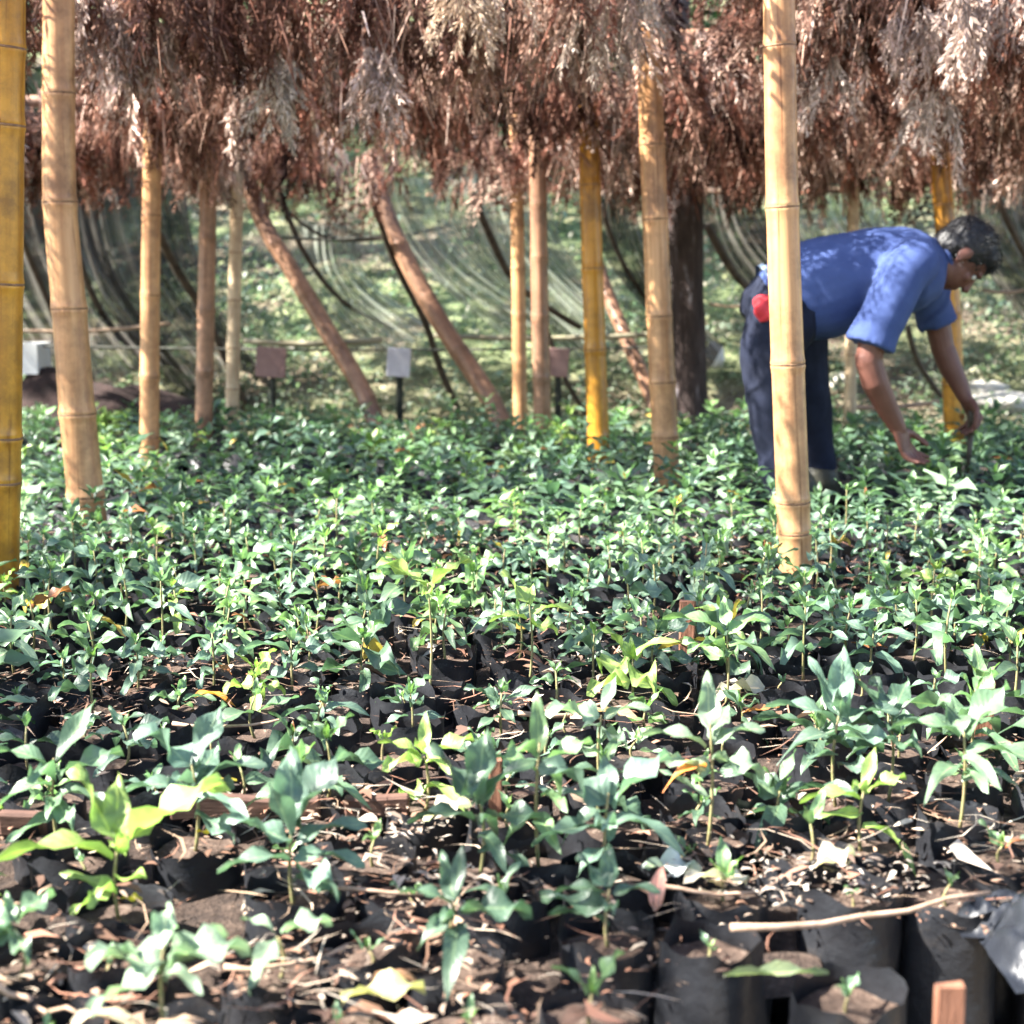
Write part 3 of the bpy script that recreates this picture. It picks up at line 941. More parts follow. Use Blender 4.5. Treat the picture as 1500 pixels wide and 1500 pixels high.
o = link('curled_leaf_litter', flakes('curled_leaf_litter', on_bags(420, rngn, .206, .232), rngn, 0.03, 0.075, (.2, .45), M_LITTER))
tag(o, 'larger curled dead leaves heaped between the front seedlings', 'leaf litter', kind='stuff')
o = link('straw_litter', flakes('straw_litter', on_bags(2600, rngn, .208, .235), rngn, 0.03, 0.14, (.015, .045), M_LITTER))
tag(o, 'thin pale straws lying across the bag tops', 'straw', kind='stuff')
o = link('pale_fibre_litter', flakes('pale_fibre_litter', np.concatenate([np.stack([rngn.normal(c.x, sx, k), rngn.normal(c.y, .03, k), rngn.uniform(.205, .235, k)], axis=1) for c, sx, k in
    ((PZ(590, 1225, .21), .045, 90), (PZ(1170, 1290, .21), .09, 170), (PZ(1010, 975, .21), .12, 120), (PZ(1200, 1310, .21), .07, 90), (PZ(660, 1305, .21), .07, 90))]), rngn, .006, .030, (.12, .5), M_LITTER, pal=np.array([(.36, .30, .25), (.28, .21, .16), (.42, .37, .31), (.18, .12, .09)])))
tag(o, 'pale papery fibres gathered in sunlit drifts on the front bags', 'leaf litter', kind='stuff')

def stick(name, a, b_, r, mat, label, seed, cat='stick', sag=0.01):
    rng = random.Random(seed)
    a, b_ = Vector(a), Vector(b_)
    root_c = a
    pts = []
    for i in range(7):
        t = i / 6
        pts.append((a.lerp(b_, t) - root_c) + Vector((rng.uniform(-sag, sag) * .4, rng.uniform(-sag, sag) * .4, -sag * math.sin(math.pi * t) + rng.uniform(-sag, sag) * .3)))
    bm = bmesh.new()
    loft(bm, pts, [r * (1 - .5 * i / 6) for i in range(7)], n=7)
    o = link(name, bm_mesh(name, bm, mat, True)); o.location = root_c
    tag(o, label, cat)
    return o
stick('fallen_stick', PZ(1075, 1362, .235), PZ(1445, 1302, .245), 0.0045, M_STICK, 'long straight pale stick lying across the front bags at right', 1)
stick('fallen_stick', PZ(470, 1300, .225), PZ(760, 1292, .225), 0.003, M_STICK, 'thin pink-brown twig lying level in front of the centre seedlings', 2)
stick('fallen_stick', PZ(0, 1325, .23), PZ(75, 1300, .235), 0.005, M_STICK, 'short reddish stick at the left edge of the front rows', 3)
stick('fallen_stick', PZ(0, 1440, .23), PZ(110, 1480, .225), 0.0035, M_STICK, 'thin brown twig slanting down in the bottom left corner', 4)
stick('fallen_stick', PZ(960, 1300, .225), PZ(1140, 1296, .225), 0.003, M_STICK, 'short pale twig lying behind the long stick at right', 5)
stick('fallen_stick', PZ(250, 1060, .23), PZ(420, 1052, .235), 0.0035, M_STICK, 'pinkish twig on the bag tops at left in the middle rows', 6)
stick('fallen_stick', PZ(760, 1045, .23), PZ(900, 1028, .235), 0.005, M_STICK, 'pale curved stick lying in the middle of the bed', 7)
stick('fallen_stick', PZ(330, 1415, .225), PZ(510, 1385, .228), 0.0035, M_STICK, 'pale twig lying left of centre near the bottom', 8)

def dry_leaf(u, v, L, rz, color, label, var=0, pitch=8, z=0.222, wide=1.0):
    o = link('dry_leaf', LEAVES[var][0])
    p = PZ(u, v, z)
    o.matrix_world = Matrix.Translation(p) @ Matrix.Rotation(R(rz), 4, 'Z') @ Matrix.Rotation(-R(pitch), 4, 'Y') @ Matrix.Diagonal((L, L * wide, L, 1))
    o.color = (*color, 1)
    tag(o, label, 'dry leaf')
dry_leaf(500, 1462, .085, 5, (.42, .38, .18), 'flat olive-tan fallen leaf lying on soil near the bottom', 1)
dry_leaf(545, 1440, .06, 30, (.40, .22, .12), 'small brown curled leaf just above the olive-tan one', 2)
dry_leaf(1060, 1430, .11, 2, (.22, .27, .15), 'long narrow greenish blade lying across the front bags', 4, 1, wide=.16)
dry_leaf(940, 1272, .075, 0, (.55, .60, .62), 'pale bluish dead leaf right of the dark bushy seedling', 3, 5)
dry_leaf(960, 1335, .06, 75, (.46, .22, .18), 'upright pinkish brown curled leaf behind the front bags', 2, 60)
dry_leaf(285, 1020, .07, 10, (.75, .28, .05), 'orange dead leaf among the seedlings at left', 2)
dry_leaf(835, 1050, .12, 8, (.50, .33, .24), 'long brown fallen leaf in the middle rows', 0, 4)
dry_leaf(1120, 1010, .09, 185, (.55, .48, .38), 'pale fallen leaf right of the middle small stake', 3, 4)
dry_leaf(620, 1205, .07, 20, (.62, .55, .45), 'cream curled leaf beneath the star-shaped yellow-green seedling', 3, 25)
dry_leaf(560, 1210, .06, 160, (.60, .50, .42), 'cream crumpled leaf left of the other cream one', 2, 15)
dry_leaf(1190, 1275, .07, 30, (.60, .52, .42), 'beige leaf on the sunlit litter at right', 3, 18)
dry_leaf(740, 960, .08, 10, (.48, .22, .18), 'reddish dead leaf beside the lime seedling', 2, 8)
dry_leaf(1095, 1290, .08, 190, (.66, .58, .47), 'beige broad leaf in front of the low seedlings at right', 1, 10)
dry_leaf(105, 1500, .07, 10, (.55, .45, .33), 'tan leaf in the bottom left corner', 2, 15)

def slat(u, vbot, vtop, wpx, label, seed, zb=0.15, lean=(0, 0)):
    b0 = PZ(u, vbot, 0.215)
    s_ = b0.y / F
    w_ = wpx * s_
    top = P(u, vtop, b0.y).z
    root = bmesh.new()
    h = top - zb
    rng = random.Random(seed)
    rings = []
    for t in np.linspace(0, 1, 6):
        e = 0.0015
        ring = [root.verts.new((x + rng.uniform(-e, e) + lean[0] * t, y + rng.uniform(-e, e) * .5, h * t + (rng.uniform(-.002, .002) if t == 1 else 0))) for (x, y) in
                ((-w_ / 2, -.004), (-w_ / 2 + .002, -.006), (w_ / 2 - .002, -.006), (w_ / 2, -.004), (w_ / 2, .005), (-w_ / 2, .005))]
        if rings:
            for k in range(6): root.faces.new((rings[-1][k], rings[-1][(k + 1) % 6], ring[(k + 1) % 6], ring[k]))
        rings.append(ring)
    root.faces.new(rings[0][::-1]); root.faces.new(rings[-1])
    o = link('wooden_stake', bm_mesh('wooden_stake', root, M_STAKE))
    o.location = (b0.x, b0.y, zb)
    tag(o, label, 'wooden stake', 'flat wooden marker stakes among the seedlings')
slat(1387, 1540, 1443, 46, 'nearest flat wooden stake, at the bottom right corner', 1, zb=0.05)
slat(1440, 1062, 998, 30, 'brown wooden stake standing at the right among middle rows', 2)
slat(725, 1178, 1112, 20, 'thin orange-brown wooden stake in the centre behind a dark seedling', 3)
slat(1006, 940, 880, 24, 'small pinkish wooden stake standing right of centre, farthest of the stakes', 4)

def plank(u0, u1, v, hgt, label, seed, z=0.2):
    a, b_ = PZ(u0, v, z), PZ(u1, v, z)
    L = (b_ - a).length
    bm = bmesh.new()
    bmesh.ops.create_cube(bm, size=1, matrix=Matrix.Diagonal((L, 0.016, hgt, 1)))
    bmesh.ops.bevel(bm, geom=bm.edges[:], offset=0.003, segments=1, affect='EDGES')
    bmesh.ops.subdivide_edges(bm, edges=[e for e in bm.edges if e.calc_length() > L * .5], cuts=8)
    for v_ in bm.verts:
        v_.co.z += 0.006 * noise.noise(Vector((v_.co.x * 9 + seed, 0, v_.co.z * 3)))
        v_.co.y += 0.004 * noise.noise(Vector((v_.co.x * 7 + seed, 4, 0)))
    o = link('wooden_plank', bm_mesh('wooden_plank', bm, M_PLANK))
    o.location = (a + b_) / 2 + Vector((0, 0, hgt * .25))
    o.rotation_euler = (R(8), 0, math.atan2(b_.y - a.y, b_.x - a.x))
    tag(o, label, 'plank')
plank(250, 470, 1192, 0.036, 'dark reddish board set on edge between two bag rows at left', 1)
plank(505, 600, 1188, 0.03, 'short dark reddish board left of the star-shaped seedling', 3)
plank(925, 1030, 1130, 0.03, 'short brown board behind the pink-stemmed seedling', 7)
plank(0, 70, 1215, 0.034, 'brown board end at the left edge of the front rows', 9)

# crumpled black plastic at the bottom right
def crumple(name, c, sx, sy, hz, seed, mat, label, cat, n=28):
    V = []
    for j in range(n):
        for i in range(n):
            x, y = (i / (n - 1) - .5), (j / (n - 1) - .5)
            q = 1 - min(1, 4 * (x * x + y * y)) ** 1.4
            z = hz * q + 0.05 * noise.fractal(Vector((x * 6 + seed, y * 6, seed)), .8, 2.2, 4) * (0.3 + q) * hz * 6
            fold = 0.02 * abs(math.sin(9 * x + 5 * y + 3 * noise.noise(Vector((x * 4, y * 4, seed)))))
            V.append((x * sx, y * sy, z + fold * q))
    Fq = [(j * n + i, j * n + i + 1, (j + 1) * n + i + 1, (j + 1) * n + i) for j in range(n - 1) for i in range(n - 1)]
    o = link(name, mesh_np(name, V, Fq, mat, smooth=True)); o.location = c
    tag(o, label, cat)
    return o
p = PZ(1535, 1375, .2)
crumple('plastic_sheet', (p.x, p.y, .18), .13, .18, .04, 3, M_PLASTIC, 'shiny crumpled black plastic sheet at the lower right edge', 'plastic sheet')
p = PZ(1460, 1345, .2)
crumple('plastic_sheet', (p.x + .01, p.y + .02, .185), .11, .08, .02, 8, M_PLASTIC, 'folded flap of black plastic lying left of the larger shiny sheet', 'plastic sheet', n=18)

# ------------------------------------------------------------------ thatch roof
def frond_template(seed, pairs=13, sub=5, wide=.15):
    rng = random.Random(seed)
    quads, shade = [], []
    bend = rng.uniform(.1, .35)
    def axis(t):   # rachis: length 1 along x, drooping
        return np.array([t - .1 * bend * t * t, 0.06 * math.sin(3 * t + seed), -bend * t * t])
    rw = .006
    for i in range(6):
        a, b_ = axis(i / 6), axis((i + 1) / 6)
        quads.append([a + [0, rw, 0], a - [0, rw, 0], b_ - [0, rw, 0], b_ + [0, rw, 0]]); shade.append(.55)
    for i in range(pairs):
        t = .14 + .84 * i / pairs
        o_ = axis(t)
        Lp = .30 * math.sin(math.pi * (0.22 + 0.78 * (1 - t))) * rng.uniform(.7, 1.1) + .03
        for s in (-1, 1):
            if rng.random() < .12: continue
            ang = R(rng.uniform(48, 74)) * s
            dr = rng.uniform(.1, .9)
            curl = rng.uniform(-.5, .5)
            d = np.array([math.cos(ang), math.sin(ang), -dr * .5]); d /= np.linalg.norm(d)
            nrm = np.array([-d[1], d[0], 0.0]); nrm /= np.linalg.norm(nrm)
            for j in range(sub):
                u = (j + .4) / sub
                c = o_ + d * Lp * u + np.array([0, 0, -.25 * dr * Lp * u * u])
                ll = Lp * .27 * (1.15 - .7 * u)
                for ss in (-1, 1):
                    e = d * .75 + nrm * ss * .9 + np.array([0, 0, rng.uniform(-.6, .3) + curl * ss])
                    e /= np.linalg.norm(e)
                    wv = np.cross(e, [0.2, 0.1, 1.0]); wv /= np.linalg.norm(wv)
                    ww = ll * wide
                    quads.append([c, c + e * ll * .45 + wv * ww, c + e * ll, c + e * ll * .45 - wv * ww])
                    shade.append(rng.uniform(.5, 1.5))
            # tip
            c = o_ + d * Lp * .95
            quads.append([o_, o_ + d * Lp * .5 + nrm * .006, c, o_ + d * Lp * .5 - nrm * .006]); shade.append(.8)
    return np.array(quads, dtype=np.float32), np.array(shade, dtype=np.float32)
FR = [frond_template(i) for i in range(5)]
def hanging_template(seed, pairs=12, sub=3):
    # a dried frond: the pinnae fold against the rachis and point down its length
    rng = random.Random(seed)
    quads, shade = [], []
    w1, w2 = rng.uniform(.02, .07), rng.uniform(2, 4)
    axis = lambda t: np.array([t, w1 * math.sin(w2 * t * 2 + seed), w1 * math.cos(w2 * t * 1.4 + seed)])
    for i in range(5):
        a, b_ = axis(i / 5), axis((i + 1) / 5)
        quads.append([a + [0, .006, 0], a - [0, .006, 0], b_ - [0, .005, 0], b_ + [0, .005, 0]]); shade.append(.6)
    for i in range(pairs):
        t = .06 + .86 * (i + rng.uniform(0, .6)) / pairs
        o_ = axis(t)
        for s in range(2):
            Lp = .22 * (1.15 - t) * rng.uniform(.55, 1.2) + .05
            ph = rng.random() * 6.28; sp = rng.uniform(.18, .75)
            d = np.array([1, sp * math.cos(ph), sp * math.sin(ph)]); d /= np.linalg.norm(d)
            nr = np.cross(d, [0, math.sin(ph + 1), math.cos(ph + 1)]); nr /= np.linalg.norm(nr)
            sh = rng.uniform(.5, 1.5)
            for j in range(sub):
                c = o_ + d * Lp * (j + .2) / sub
                ll = Lp * .52
                for ss in (-1, 1):
                    e = d + nr * ss * rng.uniform(.15, .6); e /= np.linalg.norm(e)
                    wv = np.cross(e, [rng.uniform(-1, 1), rng.uniform(-1, 1), rng.uniform(-1, 1)]); wv /= np.linalg.norm(wv) + 1e-6
                    ww = ll * rng.uniform(.07, .15)
                    quads.append([c, c + e * ll * .45 + wv * ww, c + e * ll, c + e * ll * .45 - wv * ww])
                    shade.append(sh * rng.uniform(.75, 1.25))
    return np.array(quads, dtype=np.float32), np.array(shade, dtype=np.float32)
FRH = [hanging_template(40 + i) for i in range(7)]
FR_LO = [frond_template(20 + i, pairs=9, sub=3, wide=.42) for i in range(3)]

PAL = np.array([(0.150, 0.072, 0.050), (0.24, 0.135, 0.098), (0.090, 0.042, 0.029), (0.36, 0.240, 0.185), (0.50, 0.38, 0.32), (0.20, 0.085, 0.058), (0.045, 0.020, 0.016)])  # the brown-black tone paints in the shadows within the thatch
def roof_base(x, y):
    # the height from which the fronds hang
    pts = ((-9, 2.0), (4.0, 1.96), (4.6, 1.89), (5.3, 1.77), (6.2, 1.65), (7.2, 1.54), (9, 1.48))
    for (a, za), (b_, zb) in zip(pts, pts[1:]):
        if y <= b_: break
    z = za + (zb - za) * (y - a) / (b_ - a)
    return z + 0.05 * noise.noise(Vector((x * .9, y * .9, 0))) - .03 * (x < -.6) 

def scatter_fronds(name, items, temps, mat):
    """items: (x,y,z, length, yaw, pitch, roll, colour)"""
    Vs, Cs = [], []
    for (x, y, z, L, yaw, pit, rol, c, k) in items:
        q, sh = temps[k % len(temps)]
        M3 = np.array((Matrix.Rotation(yaw, 3, 'Z') @ Matrix.Rotation(pit, 3, 'Y') @ Matrix.Rotation(rol, 3, 'X')), dtype=np.float32) * L
        v = q.reshape(-1, 3) @ M3.T + np.array((x, y, z), dtype=np.float32)
        Vs.append(v)
        Cs.append(np.repeat(sh[:, None] * np.array(c)[None, :], 4, axis=0))
    V = np.concatenate(Vs)
    Fq = np.arange(len(V), dtype=np.int32).reshape(-1, 4)
    return mesh_np(name, V, Fq, mat, col=np.concatenate(Cs))

rf = random.Random(77)
items = []
def col_at(x, y, r):
    # bleached and reddish bunches
    q = .55 * noise.noise(Vector((x * 1.6, y * 1.6, 3.0))) + r.uniform(-.36, .36) + .03
    i = 6 if q < -.42 else 2 if q < -.22 else 0 if q < -.08 else 5 if q < .04 else 1 if q < .16 else 3 if q < .34 else 4
    return PAL[i] * r.uniform(.8, 1.2)
# bunches hanging under the roof in the part in view
def sun_hole(u, v, z, rx, ry, ztop):
    # opening shaped into the thatch so that sun lands on a chosen spot
    p = PZ(u, v, z)
    q = p + SUN_TO * ((ztop - z) / SUN_TO.z)
    return (q.x, q.y, rx, ry)
HOLES = [sun_hole(175, 1290, .27, .34, .30, 2.05), sun_hole(430, 1230, .28, .22, .22, 2.05), sun_hole(700, 655, .3, .40, .26, 1.75), sun_hole(420, 640, .3, .40, .26, 1.75),
         sun_hole(560, 625, .3, .40, .26, 1.68), sun_hole(200, 650, .3, .40, .26, 1.75), sun_hole(1060, 655, .3, .32, .24, 1.75), sun_hole(1330, 650, .3, .32, .24, 1.75)] + list(((.60, 4.78, .19, .19), (-1.2, 1.4, .24, .22), (-.95, 2.2, .22, .22), (-1.9, 3.0, .4, .3), (-1.0, 3.6, .4, .25)))
def in_hole(x, y, grow=0.0):
    return any(((x - hx) / (ra_ + grow)) ** 2 + ((y - hy) / (rb_ + grow)) ** 2 < 1 for (hx, hy, ra_, rb_) in HOLES)
def gap(x, y, th=0.0):      # holes where the sun comes through
    for (hx, hy, ra_, rb_) in HOLES:
        if ((x - hx) / ra_) ** 2 + ((y - hy) / rb_) ** 2 < 1: return True
    return noise.noise(Vector((x * 2.1, y * 1.5, 6.5))) + .4 * noise.noise(Vector((x * 6.5, y * 5, 1.5))) > th
hang = []
NB = 1450
for i in range(NB):
    y = rf.uniform(4.62, 7.35)
    x = rf.uniform(-1, 1) * (0.36 * y + .7)
    if gap(x, y, .42 if y < 5.6 else .30) or (in_hole(x - .18, y) and rf.random() < .85): continue
    if .36 < x < .66 and y < 5.3: continue
    z = roof_base(x, y) + rf.uniform(-.02, .14)
    c0 = col_at(x, y, rf)
    lean = rf.uniform(-.5, .5)
    for k in range(4):
        L = rf.uniform(.17, .40)
        hang.append((x + rf.uniform(-.07, .07), y + rf.uniform(-.07, .07), z + rf.uniform(-.05, .06), L, rf.random() * 6.28 if rf.random() < .4 else (0 if lean > 0 else math.pi), R(rf.uniform(58, 90)) , rf.uniform(-3.1, 3.1), c0 * rf.uniform(.4, 1.7), rf.randrange(7)))
# lying layer on top
for i in range(380):
    y = rf.uniform(4.0, 7.8)
    x = rf.uniform(-1, 1) * (0.36 * y + 1.4)
    if gap(x, y, .04): continue
    z = roof_base(x, y) + rf.uniform(.05, .16)
    items.append((x, y, z, rf.uniform(.38, .62), rf.random() * 6.28, R(rf.uniform(-8, 22)), rf.uniform(-.6, .6), col_at(x, y, rf), rf.randrange(5)))
for i in range(46):      # extra fronds added to shade the back of the man, but for the hole
    x, y = rf.uniform(.15, 1.15), rf.uniform(4.5, 5.35)
    if any(((x - hx) / ra_) ** 2 + ((y - hy) / rb_) ** 2 < 1 for (hx, hy, ra_, rb_) in HOLES): continue
    items.append((x, y, roof_base(x, y) + rf.uniform(.02, .16), rf.uniform(.3, .5), rf.random() * 6.28, R(rf.uniform(-8, 16)), rf.uniform(-.5, .5), col_at(x, y, rf), rf.randrange(5)))
roof = empty('thatch_roof', (0, 4, 1.6))
def under(o_, parent):
    o_.parent = parent
    o_.matrix_parent_inverse = Matrix.Translation(parent.location).inverted()
o = link('hanging_fern_fronds', scatter_fronds('hanging_fern_fronds', hang, FRH, M_THATCH)); under(o, roof); o['kind'] = 'stuff'
o = link('lying_fern_fronds', scatter_fronds('lying_fern_fronds', items, FR, M_THATCH)); under(o, roof); o['kind'] = 'stuff'
# the same roof beyond the frame, coarser, over and beside the camera
items2 = []
for i in range(3900):
    y = rf.uniform(-3.2, 8.0); x = rf.uniform(-7.2, 4.6)
    if 3.9 < y < 7.6 and abs(x) < .36 * y + 1.3: continue
    if gap(x, y, -.06): continue
    z = roof_base(x, y) + rf.uniform(.0, .2)
    L_, yw = rf.uniform(.4, .65), rf.random() * 6.28
    if in_hole(x + L_ * .5 * math.cos(yw), y + L_ * .5 * math.sin(yw), .05) or in_hole(x + L_ * .9 * math.cos(yw), y + L_ * .9 * math.sin(yw)): continue
    items2.append((x, y, z, L_, yw, R(rf.uniform(-5, 30)), rf.uniform(-.7, .7), col_at(x, y, rf), rf.randrange(3)))
o = link('fern_fronds_around', scatter_fronds('fern_fronds_around', items2, FR_LO, M_THATCH)); under(o, roof); o['kind'] = 'stuff'
SVt, SCt = [], []
for i in range(9000):
    y = rf.uniform(4.62, 7.3); x = rf.uniform(-1, 1) * (.36 * y + .5)
    if .36 < x < .66 and y < 5.3: continue
    if gap(x, y, .22): continue
    z = roof_base(x, y) - rf.uniform(-.02, .20); L = rf.uniform(.05, .20)
    dx, dy = rf.uniform(-.45, .45) * L, rf.uniform(-.3, .3) * L
    w_ = rf.uniform(.0015, .0045); a = rf.random() * 3.14
    sx, sy = w_ * math.cos(a), w_ * math.sin(a)
    SVt += [(x - sx, y - sy, z), (x + sx, y + sy, z), (x + dx + sx * .4, y + dy + sy * .4, z - L), (x + dx - sx * .4, y + dy - sy * .4, z - L)]
    c_ = col_at(x, y, rf) * rf.uniform(.8, 1.6)
    SCt += [c_] * 4
o = link('hanging_straws', mesh_np('hanging_straws', SVt, np.arange(len(SVt)).reshape(-1, 4), M_THATCH, col=np.array(SCt))); under(o, roof); o['kind'] = 'stuff'
# bleached bunches one can tell apart
def bunch(u, v, Y, n_, L, c, sx=.12, dirn=0.0, label=None):
    p0 = P(u, v, Y)
    it = []
    for k in range(n_ * 2):
        yaw = rf.choice([0, math.pi]) + rf.uniform(-.6, .6)
        it.append((p0.x + rf.uniform(-sx, sx), p0.y + rf.uniform(-.05, .05), p0.z + rf.uniform(-.02, .04), L * rf.uniform(.7, 1.2), yaw, R(rf.uniform(60, 90)) + 0, rf.uniform(-3, 3), np.array(c) * rf.uniform(.8, 1.15), rf.randrange(7)))
    o = link('fern_bunch', scatter_fronds('fern_bunch', it, FRH, M_THATCH)); under(o, roof)
    if label: o['label'] = label
PALEC = (.42, .32, .27)
bunch(550, 70, 4.75, 7, .26, PALEC, .06, label='pale bleached fern bunch hanging left of the middle')
bunch(150, 20, 4.7, 6, .26, PALEC, .08, label='greyish bleached fern bunch near the left post')
bunch(240, 20, 4.8, 6, .30, PALEC, .08, label='long greyish fern bunch left of the middle')
bunch(905, -20, 4.7, 8, .24, (.56, .46, .38), .10, label='pale fern bunch at the top above the tan post')
bunch(700, -20, 4.5, 7, .22, (.50, .38, .28), .10, label='tan fern bunch at the top middle')
bunch(1450, -25, 4.5, 9, .28, PALEC, .10, label='large pale fern bunch in the top right corner')
bunch(1350, 20, 4.7, 7, .24, (.52, .40, .34), .07, label='pinkish pale fern bunch near the top right')
bunch(420, 90, 4.9, 6, .25, (.52, .45, .38), .06, label='small greyish fern bunch left of the palest one')
bunch(1200, 90, 4.9, 6, .25, (.50, .40, .34), .06, label='light brown fern bunch just right of the nearest post')
bunch(1360, 140, 4.9, 6, .24, (.54, .44, .38), .07, label='light tufted fern bunch above the man')
for (y_, z_) in ((2.9, 2.06), (3.9, 2.04), (4.9, 1.96), (5.9, 1.82), (6.9, 1.70)):
    bm = bmesh.new()
    loft(bm, [(-5.2, y_, z_ + .02), (-2, y_ + .04, z_), (1, y_, z_ + .01), (4.6, y_ + .03, z_)], [.028, .027, .025, .022], n=10)
    o = link('roof_pole', bm_mesh('roof_pole', bm, M_BROWN, True)); under(o, roof)
for (x_) in (-3.6, -2.65, 2.4):
    bm = bmesh.new()
    loft(bm, [(x_, -2.8, 2.09), (x_, 3.9, 2.07), (x_, 5.3, 1.93), (x_, 7.6, 1.68)], [.022, .022, .02, .018], n=8)
    o = link('roof_pole', bm_mesh('roof_pole', bm, M_BROWN, True)); under(o, roof)
tag(roof, 'low shade roof of dried reddish brown fern fronds hanging over the seedlings', 'thatch roof')

# ------------------------------------------------------------------ the man
YM = 4.89
def Q(u, v, dy=0.0): return P(u, v, YM + dy)
man = empty('person', (Q(1180, 600).x, YM, 0))
PX = YM / F     # metres per photo pixel
def keep(o_): under(o_, man); return o_
m_skin = noise_mat('skin', [(0.3, (0.090, 0.034, 0.024)), (0.7, (0.140, 0.058, 0.042))], scale=14, rough=0.5, bump=0.12, bdist=.002, spec=.4)
m_shirt = noise_mat('blue_cotton', [(0.3, (0.034, 0.054, 0.15)), (0.7, (0.054, 0.082, 0.205))], scale=9, rough=0.9, bump=0.2, bdist=.01, spec=.2)
m_trou = noise_mat('dark_denim', [(0.3, (0.006, 0.008, 0.017)), (0.7, (0.015, 0.019, 0.038))], scale=12, rough=0.9, bump=0.2, bdist=.008, spec=.2)
m_boot = noise_mat('olive_rubber', [(0.3, (0.02, 0.02, 0.014)), (0.7, (0.05, 0.047, 0.03))], scale=9, rough=0.5)
m_hair = noise_mat('black_hair', [(0.3, (0.004, 0.004, 0.005)), (0.7, (0.014, 0.013, 0.015))], scale=60, rough=0.5, bump=.6, bdist=.004, spec=.35)
m_red = noise_mat('red_cloth', [(0.3, (0.40, 0.02, 0.03)), (0.7, (0.65, 0.06, 0.07))], scale=20, rough=0.85)
m_tool = noise_mat('tool_dark', [(0.3, (0.03, 0.025, 0.02)), (0.7, (0.09, 0.07, 0.05))], scale=30, rough=0.5)
REF = (0, 1, 0)

# shirt
bm = bmesh.new()
c = [(1128, 452, .120, .150), (1152, 441, .142, .165), (1190, 428, .160, .172), (1240, 413, .163, .178), (1290, 401, .150, .195), (1330, 394, .138, .205), (1356, 387, .112, .165), (1372, 381, .072, .085), (1382, 378, .055, .06)]
loft(bm, [Q(a, b_) for a, b_, _, _ in c], [q[2] for q in c], [q[3] for q in c], ref=REF, n=28)
def lim(bm, pts, rr, n=16):
    p_, a_, b2 = rounded(pts, rr)
    loft(bm, p_, a_, b2, n=n)
lim(bm, [Q(1338, 385, -.15), Q(1322, 400, -.20), Q(1303, 440, -.225), Q(1288, 478, -.235)], [.080, .078, .072, .072])
p_, a_, b2 = [Q(1303, 440, -.225), Q(1288, 475, -.235), Q(1275, 507, -.24)], [.070, .073, .078], None
loft(bm, p_, a_, n=18)
lim(bm, [Q(1340, 388, .15), Q(1350, 400, .20), Q(1362, 430, .21)], [.080, .076, .068])
loft(bm, [Q(1355, 420, .21), Q(1366, 445, .22), Q(1374, 474, .225)], [.066, .064, .066], n=18)
def wr(co, n_):
    a = noise.noise(Vector((co.x * 6 + co.z * 4, co.y * 4, co.z * 6 - co.x * 5)))
    q = co.x * 7 - co.z * 5 + .9 * noise.noise(Vector((co.x * 5, co.y * 5, co.z * 5)))
    r_ = abs(noise.noise(Vector((q, co.y * 3 + co.z * 1.5, 9))))
    return 0.010 * a + 0.010 * max(0, .12 - r_) / .12 * (.5 + noise.noise(Vector((co.x * 4, co.y * 4, co.z * 4 + 7))))
keep(link('shirt', remeshed('shirt', bm, .008, m_shirt, 3, wr)))
# collar and sleeve hems
bm = bmesh.new()
def hem(bm, c0, tdir, r_, th=.006, n_=28, sy=1.0):
    t = Vector(tdir).normalized(); a, b_ = frame_of(t)
    pr = None; first = None
    for k in range(n_ + 1):
        pass
    rings = []
    for k in range(n_):
        an = 2 * math.pi * k / n_
        ctr = c0 + (a * math.cos(an) + b_ * math.sin(an)) * r_
        ro = (a * math.cos(an) + b_ * math.sin(an))
        rings.append([bm.verts.new(ctr + ro * th * math.cos(x) + t * th * 1.6 * math.sin(x)) for x in (0, 1.05, 2.1, 3.14, 4.19, 5.24)])
    for k in range(n_):
        for j in range(6):
            bm.faces.new((rings[k][j], rings[k][(j + 1) % 6], rings[(k + 1) % n_][(j + 1) % 6], rings[(k + 1) % n_][j]))
hem(bm, Q(1383, 378), Q(1383, 378) - Q(1356, 387), .060)
keep(link('collar', bm_mesh('collar', bm, m_shirt, True)))

# trousers
bm = bmesh.new()
c = [(1190, 436, .10, .145), (1165, 446, .135, .162), (1143, 458, .145, .172), (1128, 470, .13, .165), (1120, 482, .10, .13)]
loft(bm, [Q(a, b_) for a, b_, _, _ in c], [q[2] for q in c], [q[3] for q in c], ref=REF, n=26)
zf = lambda x_, y_, z_: Vector((x_, y_, z_))
an1 = Q(1160, 800, -.10); an2 = Q(1206, 800, .12)
lim(bm, [Q(1142, 470, -.085), Q(1130, 510, -.09), Q(1124, 555, -.095), Q(1128, 615, -.10), Q(1140, 680, -.10), zf(Q(1153, 740).x, an1.y, .17)], [.112, .100, .083, .066, .060, .056])
lim(bm, [Q(1160, 470, .085), Q(1172, 515, .09), Q(1182, 560, .10), Q(1192, 620, .11), Q(1203, 685, .12), zf(Q(1207, 740).x, an2.y, .17)], [.112, .098, .080, .062, .054, .052])
keep(link('trousers', remeshed('trousers', bm, .009, m_trou, 3, lambda co, n_: .9 * wr(co * 1.1, n_))))

# boots
for an, xx in ((an1, Q(1156, 740).x), (an2, Q(1208, 740).x)):
    bm = bmesh.new()
    y_ = an.y
    lim(bm, [zf(xx, y_, .25), zf(xx, y_, .16), zf(xx + .005, y_, .08), zf(xx + .01, y_, .05)], [.074, .066, .058, .05])
    loft(bm, [zf(xx - .055, y_, .045), zf(xx, y_, .05), zf(xx + .09, y_, .042), zf(xx + .17, y_, .034), zf(xx + .205, y_, .03)], [.030, .045, .038, .030, .014], [.032, .042, .048, .045, .02], ref=REF, n=16)
    keep(link('boot', remeshed('boot', bm, .007, m_boot, 3)))

